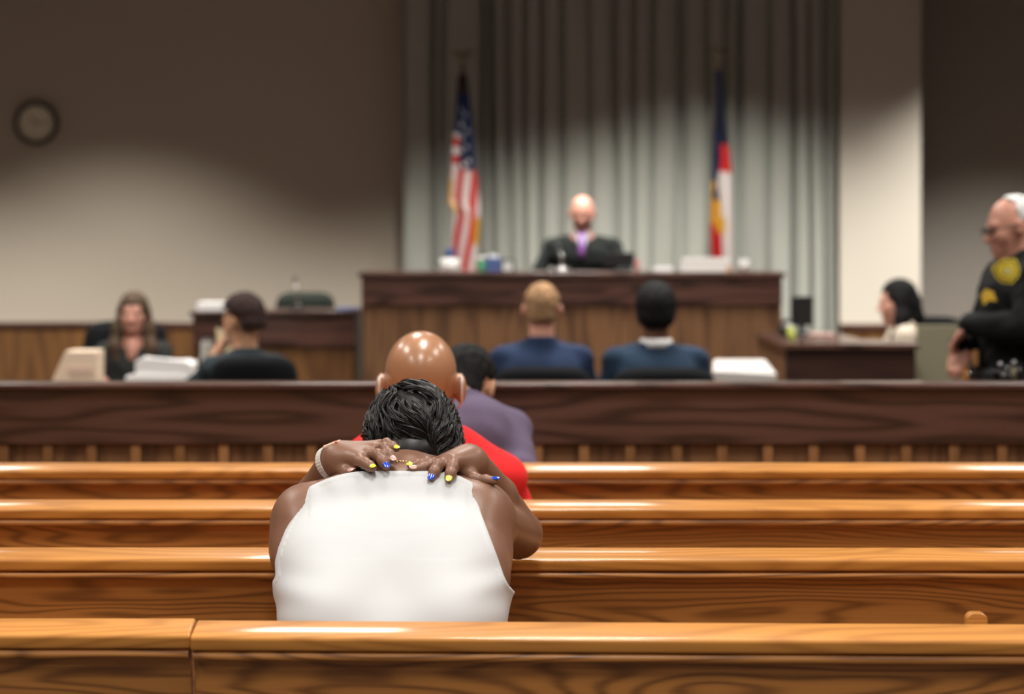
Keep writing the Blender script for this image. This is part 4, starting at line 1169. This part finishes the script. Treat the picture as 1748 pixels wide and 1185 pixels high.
# ------------------------------------------------------------------ flags
def flag(label, px, top_y, painter, Lx, Rx, d=17.72, z0=PLAT, lean=0.0):
    c = P(px, 300, d); r = thing('flag', label, 'flag', (c[0], d, z0), 'flags behind the bench')
    zt = Z(top_y, d)
    MB().lathe((c[0], d, z0), [(.16, 0), (.16, .02), (.10, .035), (.04, .06), (.03, .10)], 32).build('stand', M['brass'], r, smooth=True)
    MB().tube([(c[0], d, z0 + .09), (c[0], d, zt - .10)], .014, 14).build('pole', mat('dark varnished pole', (.12, .05, .02), rough=.35), r, smooth=True)
    # eagle finial with spread wings
    f = Field()
    f.cap((c[0], d, zt - .14), (c[0], d, zt - .08), .012, .016, k=.01).ell((c[0], d, zt - .045), (.020, .018, .034), k=.012)
    f.ell((c[0] + .006, d - .01, zt - .008), (.013, .016, .013), k=.01).cap((c[0] + .012, d - .02, zt - .008), (c[0] + .022, d - .028, zt - .014), .005, .002, k=.004)
    for s in (-1, 1):
        f.chain([(c[0] + s * .012, d, zt - .045), (c[0] + s * .045, d + .006, zt - .018), (c[0] + s * .080, d + .01, zt - .004)], [.014, .012, .007], k=.012)
        f.chain([(c[0] + s * .030, d, zt - .035), (c[0] + s * .062, d + .006, zt - .030)], [.010, .006], k=.01)
    f.mesh('eagle_finial', .004, M['brass'], r)
    # draped cloth
    nu, nv = 90, 90; V = []; col = []
    ys = np.array([q[0] for q in Lx], float); xl = np.array([q[1] for q in Lx], float); xr = np.interp(ys, [q[0] for q in Rx], [q[1] for q in Rx])
    ya, yb = ys[0], ys[-1]
    for j in range(nv + 1):
        t = j / nv; py = ya + (yb - ya) * t; z = Z(py, d)
        l = (np.interp(py, ys, xl) - 874) * d / FPX; r_ = (np.interp(py, ys, xr) - 874) * d / FPX
        for i in range(nu + 1):
            s_ = i / nu
            fold = sin(s_ * pi * 5 + t * 1.6) * (.010 + .045 * t) * (1 - .35 * s_)
            bot = .0 if j < nv else .0
            V.append((l + (r_ - l) * (s_ + .025 * sin(s_ * pi * 10 + t * 3)), d - .045 - .03 * sin(pi * s_) - fold, z - .05 * t * (s_ - .5) * (1)))
            col.append(painter(s_, t))
    F = [(j * (nu + 1) + i, (j + 1) * (nu + 1) + i, (j + 1) * (nu + 1) + i + 1, j * (nu + 1) + i + 1) for j in range(nv) for i in range(nu)]
    o = link('banner', V, F, None, r, smooth=True)
    ca = o.data.color_attributes.new('dye', 'FLOAT_COLOR', 'POINT'); ca.data.foreach_set('color', np.array([list(q) + [1] for q in col], np.float32).ravel())
    m = mat('dyed cloth', (1, 1, 1), rough=.9, spec=.1); nd_ = m.node_tree.nodes.new('ShaderNodeVertexColor'); nd_.layer_name = 'dye'
    m.node_tree.links.new(nd_.outputs[0], m.node_tree.nodes['Principled BSDF'].inputs['Base Color'])
    o.data.materials.append(m); so = o.modifiers.new('thickness', 'SOLIDIFY'); so.thickness = .003
    return r, c
NV, RD, WH, GO = (.012, .020, .055), (.42, .022, .022), (.52, .48, .47), (.50, .27, .03)
STARS = [(.35, .17), (.62, .20), (.42, .25), (.70, .28), (.45, .32), (.66, .36), (.40, .38), (.72, .43), (.52, .45)]
def usa(s, t):
    if t < .17: return (.05, .028, .012) if abs(s - .5) < .3 and t < .1 else NV
    if t < .30 or (t < .47 and s > .34):
        for a, b in STARS:
            if ((s - a) / .075) ** 2 + ((t - b) / .011) ** 2 < 1: return WH
        return NV
    if s < .14 and .53 < t < .69: return GO
    if s > .80 and .70 < t < .84 : return GO
    if t < .47: return RD if int((t * 22) % 2) else WH
    v = (s + (t - .47) * .75) * 4.2 + .6
    return RD if int(v) % 2 == 0 else WH
flag('striped red and white flag with a starred blue field, left of the judge', 790, 86, usa, [(128, 782), (200, 777), (240, 773), (290, 770), (345, 765), (362, 775), (470, 771)],
     [(128, 797), (200, 806), (280, 811), (345, 818), (420, 824), (470, 812)])
def nc(s, t):
    if t < .30: return (.014, .016, .030)
    if s < .38 + .05 * sin(t * 20) and t < .64:
        if s < .22 + .1 * sin(t * 28) and t > .55: return GO
        return NV
    if s < .45 and .64 <= t < .76: return GO if (s * 1.2 + (t - .64) * -2.5) > .0 or s < .25 else NV
    if .72 < t < .80 and s > .28 and s < .62: return GO
    if s < .50 and t >= .76: return RD
    if t < .50: return RD if t > .36 else (.014, .016, .030)
    return WH
flag('blue, red and white flag hanging to the right of the judge', 1225, 82, nc, [(120, 1219), (200, 1219), (300, 1213), (380, 1210), (470, 1214)], [(120, 1231), (200, 1238), (270, 1247), (380, 1251), (470, 1253)])

# ------------------------------------------------------------------ things on the benches and tables
zB = zj; dB = 14.95
def item(name, label, cat, c, group=None): return thing(name, label, cat, c, group)
def bottle(label, px, top_y, d, zb_, rad, m, capm, caph=.03, neck=.3, name='bottle', cat='bottle'):
    x = X(px, d); zt_ = Z(top_y, d); H = zt_ - zb_; r = item(name, label, cat, (x, d, zb_))
    MB().lathe((x, d, zb_), [(rad * .9, 0), (rad, .008), (rad, H * .55), (rad * neck, H - caph - .004), (rad * neck, H - caph)], 28).build('bottle_body', m, r, smooth=True)
    MB().lathe((x, d, zb_ + H - caph), [(rad * neck * 1.25, 0), (rad * neck * 1.25, caph - .003), (rad * neck, caph)], 24).build('cap', capm, r, smooth=True)
BLUE = mat('blue card', (.07, .11, .28), rough=.5)
bottle('white squeeze bottle with a blue top at the left end of the bench', 768, 424, dB, zB, .058, M['whitepl'], BLUE, caph=.055, neck=.42)
bottle('small green and white bottle on the bench beside the blue box', 822, 438, dB, zB, .030, mat('green plastic', (.10, .42, .24), rough=.4), M['whitepl'], caph=.02, neck=.8)
x = X(843, dB); r = item('tissue_box', 'blue box standing on the bench beside the small green bottle', 'box', (x, dB, zB))
box('carton', x - .045, x + .045, dB - .05, dB + .05, zB, Z(440, dB), BLUE, r, bevel=.003)
MB().box(x - .03, x + .03, dB - .015, dB + .015, Z(440, dB) - .004, Z(435, dB), R=rotm('y', 8)).build('tissue', M['white'], r, bevel=.004)
x = X(866, dB); r = item('desk_organiser', 'small black wire organiser with white papers on the bench', 'organiser', (x, dB, zB))
zt_ = Z(443, dB)
MB().tube([(x - .035, dB - .04, zB + .004), (x - .035, dB - .04, zt_), (x + .045, dB - .04, zt_), (x + .045, dB - .04, zB + .004)], .0045, 8).build('front_wire', M['black'], r)
MB().tube([(x - .035, dB + .04, zB + .004), (x - .035, dB + .04, zt_), (x + .045, dB + .04, zt_), (x + .045, dB + .04, zB + .004)], .0045, 8).build('rear_wire', M['black'], r)
box('base', x - .04, x + .05, dB - .045, dB + .045, zB, zB + .006, M['black'], r, bevel=.001)
box('papers', x - .028, x + .030, dB - .03, dB + .03, zB + .006, Z(451, dB), M['white'], r, bevel=.002)
def microphone(label, px, top_y, d, zb_, slant=.02, thick=1.0):
    x = X(px, d); r = item('microphone', label, 'microphone', (x, d, zb_), 'desk microphones')
    zt_ = Z(top_y, d)
    MB().lathe((x, d, zb_), [(.045 * thick, 0), (.045 * thick, .015), (.03 * thick, .028), (.008, .034)], 28).build('base', M['metal'] if thick > 1 else BLK, r, smooth=True)
    pts = [(x, d, zb_ + .03), (x, d, zb_ + (zt_ - zb_) * .6), (x - slant, d + .03, zt_ - .04)]
    MB().tube(pts, .007 * thick, 10).build('gooseneck', M['metal'], r, smooth=True)
    MB().ellip((x - slant, d + .035, zt_ - .018), (.013 * thick, .018, .020)).build('microphone_head', mat('grey foam', (.10, .10, .10), rough=.9), r, smooth=True)
microphone('desk microphone on the wide bench in front of the judge', 959, 417, 14.85, zB, thick=1.3)
microphone('thin desk microphone on the lower stand, in front of the green chair', 508, 471, 15.1, zw, thick=.9)
# monitor in front of the judge
x = X(1052, dB + .1); r = item('monitor', 'black computer monitor on the bench in front of the judge', 'monitor', (x, dB + .1, zB))
MB().box(-.075, .115, -.012, .012, .03, Z(431, dB + .1) - zB).xf(lambda v: rotm('z', 14) @ v + np.array([x, dB + .1, zB])).build('screen_housing', BLK, r, bevel=.006)
MB().lathe((x + .02, dB + .11, zB), [(.06, 0), (.06, .008), (.015, .014), (.015, .06)], 24).build('foot', BLK, r, smooth=True)
MB().lathe((x - .02, dB + .088, zB + .085), [(.010, 0), (.012, .002), (.001, .003)], 20, (.24, -1, 0)).build('badge', M['metal'], r, smooth=True)
x = X(1088, dB); r = item('marker', 'red marker standing beside the monitor on the bench', 'pen', (x, dB, zB))
MB().lathe((x, dB, zB), [(.007, 0), (.008, .01), (.008, .05), (.006, .054), (.006, .075)], 16).build('barrel', mat('red plastic', (.65, .03, .03), rough=.4), r, smooth=True)
# stack of thick white books, papers, cup
x0, x1 = X(1161, dB), X(1243, dB)
h_ = (Z(437, dB) - zB - .012) / 2
for k in range(2):
    o = item('book', ('lower' if k == 0 else 'upper') + ' of two thick white volumes lying on the right of the bench', 'book', ((x0 + x1) / 2, dB, zB + k * (h_ + .001)), 'white volumes on the bench')
    zz = zB + k * (h_ + .001); sft = .006 * k
    MB().box(x0 + sft, x1 + sft, dB - .10, dB + .10, zz, zz + .004).box(x0 + sft, x1 + sft, dB - .10, dB + .10, zz + h_ - .004, zz + h_).box(x0 + sft, x1 + sft, dB - .104, dB - .098, zz, zz + h_).build('cover', M['whitepl'], o, bevel=.001)
    box('pages', x0 + .005 + sft, x1 - .003 + sft, dB - .096, dB + .095, zz + .004, zz + h_ - .004, M['white'], o, bevel=0)
zz = zB + 2 * (h_ + .001)
x = X(1243, 14.8); r = item('amber_tag', 'small amber tab beside the white volumes on the bench', 'tag', (x, 14.8, zB))
box('tab', x - .008, x + .012, 14.79, 14.81, zB, zB + .035, mat('amber card', (.60, .30, .05), rough=.6), r, bevel=.002)
x = X(1271, dB); r = item('paper_cup', 'white round cup at the right end of the bench', 'cup', (x, dB, zB))
MB().lathe((x, dB, zB), [(.028, 0), (.036, .062), (.033, .062), (.026, .006), (.001, .006)], 28).build('cup_wall', M['whitepl'], r, smooth=True)
MB().lathe((x, dB, zB + .061), [(.038, 0), (.038, .006), (.030, .012), (.001, .013)], 28).build('lid', M['white'], r, smooth=True)
x = X(1134, dB); r = item('paper_stack', 'low stack of white papers on the bench beside the thick volumes', 'papers', (x, dB, zB))
box('sheets', x - .07, x + .05, dB - .08, dB + .08, zB, Z(456, dB), M['white'], r, bevel=.002)

# witness stand: chair, papers
office_chair('dark green chair behind the lower stand on the left', (X(514, 15.95), 15.9), 178, w=.415, arms=False, top=Z(499, 16.1) - PLAT, bh=.6, matn='greenfab', seat_z=.50, zf=PLAT, group='bench chairs')
x = X(366, 15.0); r = item('paper_stack', 'white stack of papers on the left end of the lower stand', 'papers', (x, 15.0, zw))
box('sheets', X(341, 15.0), X(392, 15.0), 14.85, 15.1, zw, Z(516, 15.0), M['white'], r, bevel=.003)
x = X(595, 15.0); r = item('folder', 'blue folder lying at the right end of the lower stand', 'folder', (x, 15.0, zw))
box('cover', X(575, 15.0), X(612, 15.0), 14.9, 15.15, zw, zw + .012, BLUE, r, bevel=.002)

# left counsel table
dT = 12.0; zT = .73
r = item('document_box', 'open cream cardboard box with a sloping side on the left table', 'box', (X(131, dT), dT, zT))
V = []
a0, a1 = X(92, dT), X(171, dT); b0 = X(118, dT); zt_ = Z(598, dT)
V = [(a0, dT - .1, zT), (a1, dT - .1, zT), (a1, dT - .1, zt_), (b0, dT - .1, zt_), (a0 + .02, dT - .1, zT + .05),
     (a0, dT + .12, zT), (a1, dT + .12, zT), (a1, dT + .12, zt_), (b0, dT + .12, zt_), (a0 + .02, dT + .12, zT + .05)]
F = [(0, 1, 2, 3, 4), (9, 8, 7, 6, 5), (0, 5, 6, 1), (1, 6, 7, 2), (2, 7, 8, 3), (3, 8, 9, 4), (4, 9, 5, 0)]
link('carton', V, F, M['cream'], r, bevel=.004)
box('label_strip', a1 - .14, a1 - .02, dT - .104, dT - .099, zT + .06, zT + .10, mat('pinkish card', (.66, .48, .38), rough=.8), r, bevel=.001)
r = item('document_pile', 'heap of white papers spilling over on the left table', 'papers', (X(280, dT), dT, zT))
f = Field()
f.p.append(('c', P(245, 632, dT), P(328, 632, dT), .05, .055, .03))
def slab(xa, xb, ya, yb, za, zb2, rot, m_, nm, par, bump=0):
    c = np.array([(xa + xb) / 2, (ya + yb) / 2, (za + zb2) / 2]); n1, n2 = 14, 8; V = []; F = []
    for s2, zz_ in ((0, za), (1, zb2)):
        for j in range(n2 + 1):
            for i in range(n1 + 1):
                u_, v_ = i / n1, j / n2
                w_ = bump * (sin(u_ * 5 + 1) * .5 + sin(v_ * 4 + u_ * 3) * .5) - bump * 2.6 * max(0, abs(u_ - .5) - .36) * 4
                V.append(rotm('y', rot) @ (np.array([xa + (xb - xa) * u_, ya + (yb - ya) * v_, zz_ + (w_ if s2 else 0)]) - c) + c)
    q = (n1 + 1) * (n2 + 1)
    for j in range(n2):
        for i in range(n1):
            a = j * (n1 + 1) + i; F.append((a, a + n1 + 1, a + n1 + 2, a + 1)); F.append((q + a, q + a + 1, q + a + n1 + 2, q + a + n1 + 1))
    ring = [i for i in range(n1 + 1)] + [k * (n1 + 1) + n1 for k in range(1, n2 + 1)] + [n2 * (n1 + 1) + i for i in range(n1 - 1, -1, -1)] + [k * (n1 + 1) for k in range(n2 - 1, 0, -1)]
    for a, b in zip(ring, ring[1:] + ring[:1]): F.append((a, b, q + b, q + a))
    return link(nm, V, F, m_, par, smooth=False)
slab(X(222, dT), X(338, dT), dT - .14, dT + .14, zT, zT + .055, 0, M['white'], 'sheet_stack', r, .006)
slab(X(238, dT), X(332, dT), dT - .13, dT + .12, zT + .056, Z(610, dT) - .008, 1.0, M['white'], 'loose_sheets', r, .012)
r = item('steel_tumbler', 'tall pale grey tumbler on the left table beside the dark-suited person', 'tumbler', (X(353, 12.1), 12.1, zT))
MB().lathe((X(353, 12.1), 12.1, zT), [(.024, 0), (.030, .01), (.032, Z(582, 12.1) - zT - .012), (.028, Z(582, 12.1) - zT)], 28).build('tumbler_body', mat('grey plastic', (.30, .29, .26), rough=.4), r, smooth=True)
MB().lathe((X(353, 12.1), 12.1, Z(582, 12.1)), [(.029, 0), (.029, .01), (.02, .014)], 28).build('lid', BLK, r, smooth=True)
r = item('legal_pad', 'pale yellow pages held up before the dark-suited person', 'papers', (X(381, 12.15), 12.15, zT))
hh = Z(560, 12.1) - zT
MB().add([(X(372, 12.1), 12.1, zT + .03), (X(396, 12.1), 12.05, zT + .01), (X(398, 12.1), 12.07, zT + hh * .9), (X(368, 12.1), 12.12, zT + hh),
          (X(372, 12.1), 12.112, zT + .03), (X(396, 12.1), 12.062, zT + .01), (X(398, 12.1), 12.082, zT + hh * .9), (X(368, 12.1), 12.132, zT + hh)],
         [(0, 1, 2, 3), (7, 6, 5, 4), (0, 4, 5, 1), (1, 5, 6, 2), (2, 6, 7, 3), (3, 7, 4, 0)]).build('pages', mat('pale yellow paper', (.62, .52, .32), rough=.8), r)
# right table
r = item('paper_stack', 'wide pile of white papers on the table right of the navy-topped person', 'papers', (X(1268, 12.0), 12.0, .74))
V = []
za, zb2 = .74, Z(613, 12.25)
V = [(X(1216, 11.8), 11.8, za), (X(1326, 11.8), 11.8, za), (X(1322, 12.25), 12.25, za), (X(1222, 12.25), 12.25, za),
     (X(1216, 11.8), 11.8, Z(633, 11.8)), (X(1326, 11.8), 11.8, Z(638, 11.8)), (X(1306, 12.25), 12.25, zb2), (X(1218, 12.25), 12.25, zb2)]
link('sheets', V, [(3, 2, 1, 0), (4, 5, 6, 7), (0, 1, 5, 4), (1, 2, 6, 5), (2, 3, 7, 6), (3, 0, 4, 7)], mat('off-white paper', (.50, .48, .46), rough=.8), r, bevel=.006)

# clerk's desk
zC = zc; x = X(1369, 13.6)
r = item('monitor', 'black monitor standing at the left of the right-hand desk', 'monitor', (x, 13.6, zC))
MB().box(-.065, .065, -.015, .015, .05, Z(506, 13.6) - zC).xf(lambda v: rotm('z', 20) @ v + np.array([x, 13.6, zC])).build('screen_housing', BLK, r, bevel=.006)
MB().lathe((x, 13.61, zC), [(.075, 0), (.075, .010), (.02, .016), (.018, .08)], 24).build('foot', BLK, r, smooth=True)
x = X(1353, 12.9); r = item('highlighter_bottle', 'yellow-green bottle tilted on the right-hand desk before the monitor', 'bottle', (x, 12.9, zC))
t_ = lambda v: rotm('y', -14) @ (v - np.array([x, 12.9, zC])) + np.array([x, 12.9, zC + .003])
MB().lathe((x, 12.9, zC), [(.020, 0), (.022, .01), (.022, .055), (.012, .065)], 24).xf(t_).build('bottle_body', mat('yellow green plastic', (.50, .56, .12), rough=.4), r, smooth=True)
MB().lathe((x, 12.9, zC + .065), [(.013, 0), (.013, .018), (.009, .02)], 20).xf(t_).build('cap', M['whitepl'], r, smooth=True)
x = X(1322, 13.75); r = item('telephone', 'dark desk telephone beside the monitor on the right-hand desk', 'telephone', (X(1337, 13.5), 13.5, zC))
box('base', X(1325, 13.5) + .02, X(1349, 13.5), 13.42, 13.58, zC, zC + .05, BLK, r, bevel=.008)
MB().tube([(X(1328, 13.5) + .02, 13.5, zC + .06), (X(1330, 13.5) + .03, 13.5, zC + .08), (X(1345, 13.5), 13.5, zC + .08), (X(1349, 13.5), 13.5, zC + .06)], .012, 10).build('handset', BLK, r, smooth=True)
x = X(1405, 13.3); r = item('paper_stack', 'pinkish papers on the right-hand desk beside the monitor', 'papers', (x, 13.3, zC))
box('sheets', x - .07, x + .06, 13.2, 13.42, zC, zC + .018, mat('pinkish paper', (.45, .30, .26), rough=.8), r, bevel=.002)

office_chair('black chair mostly hidden behind the olive partition, near the officer', (X(1600, 14.0), 14.0), 180, w=.42, top=Z(541, 14.2), bh=.4, seat_z=.46)
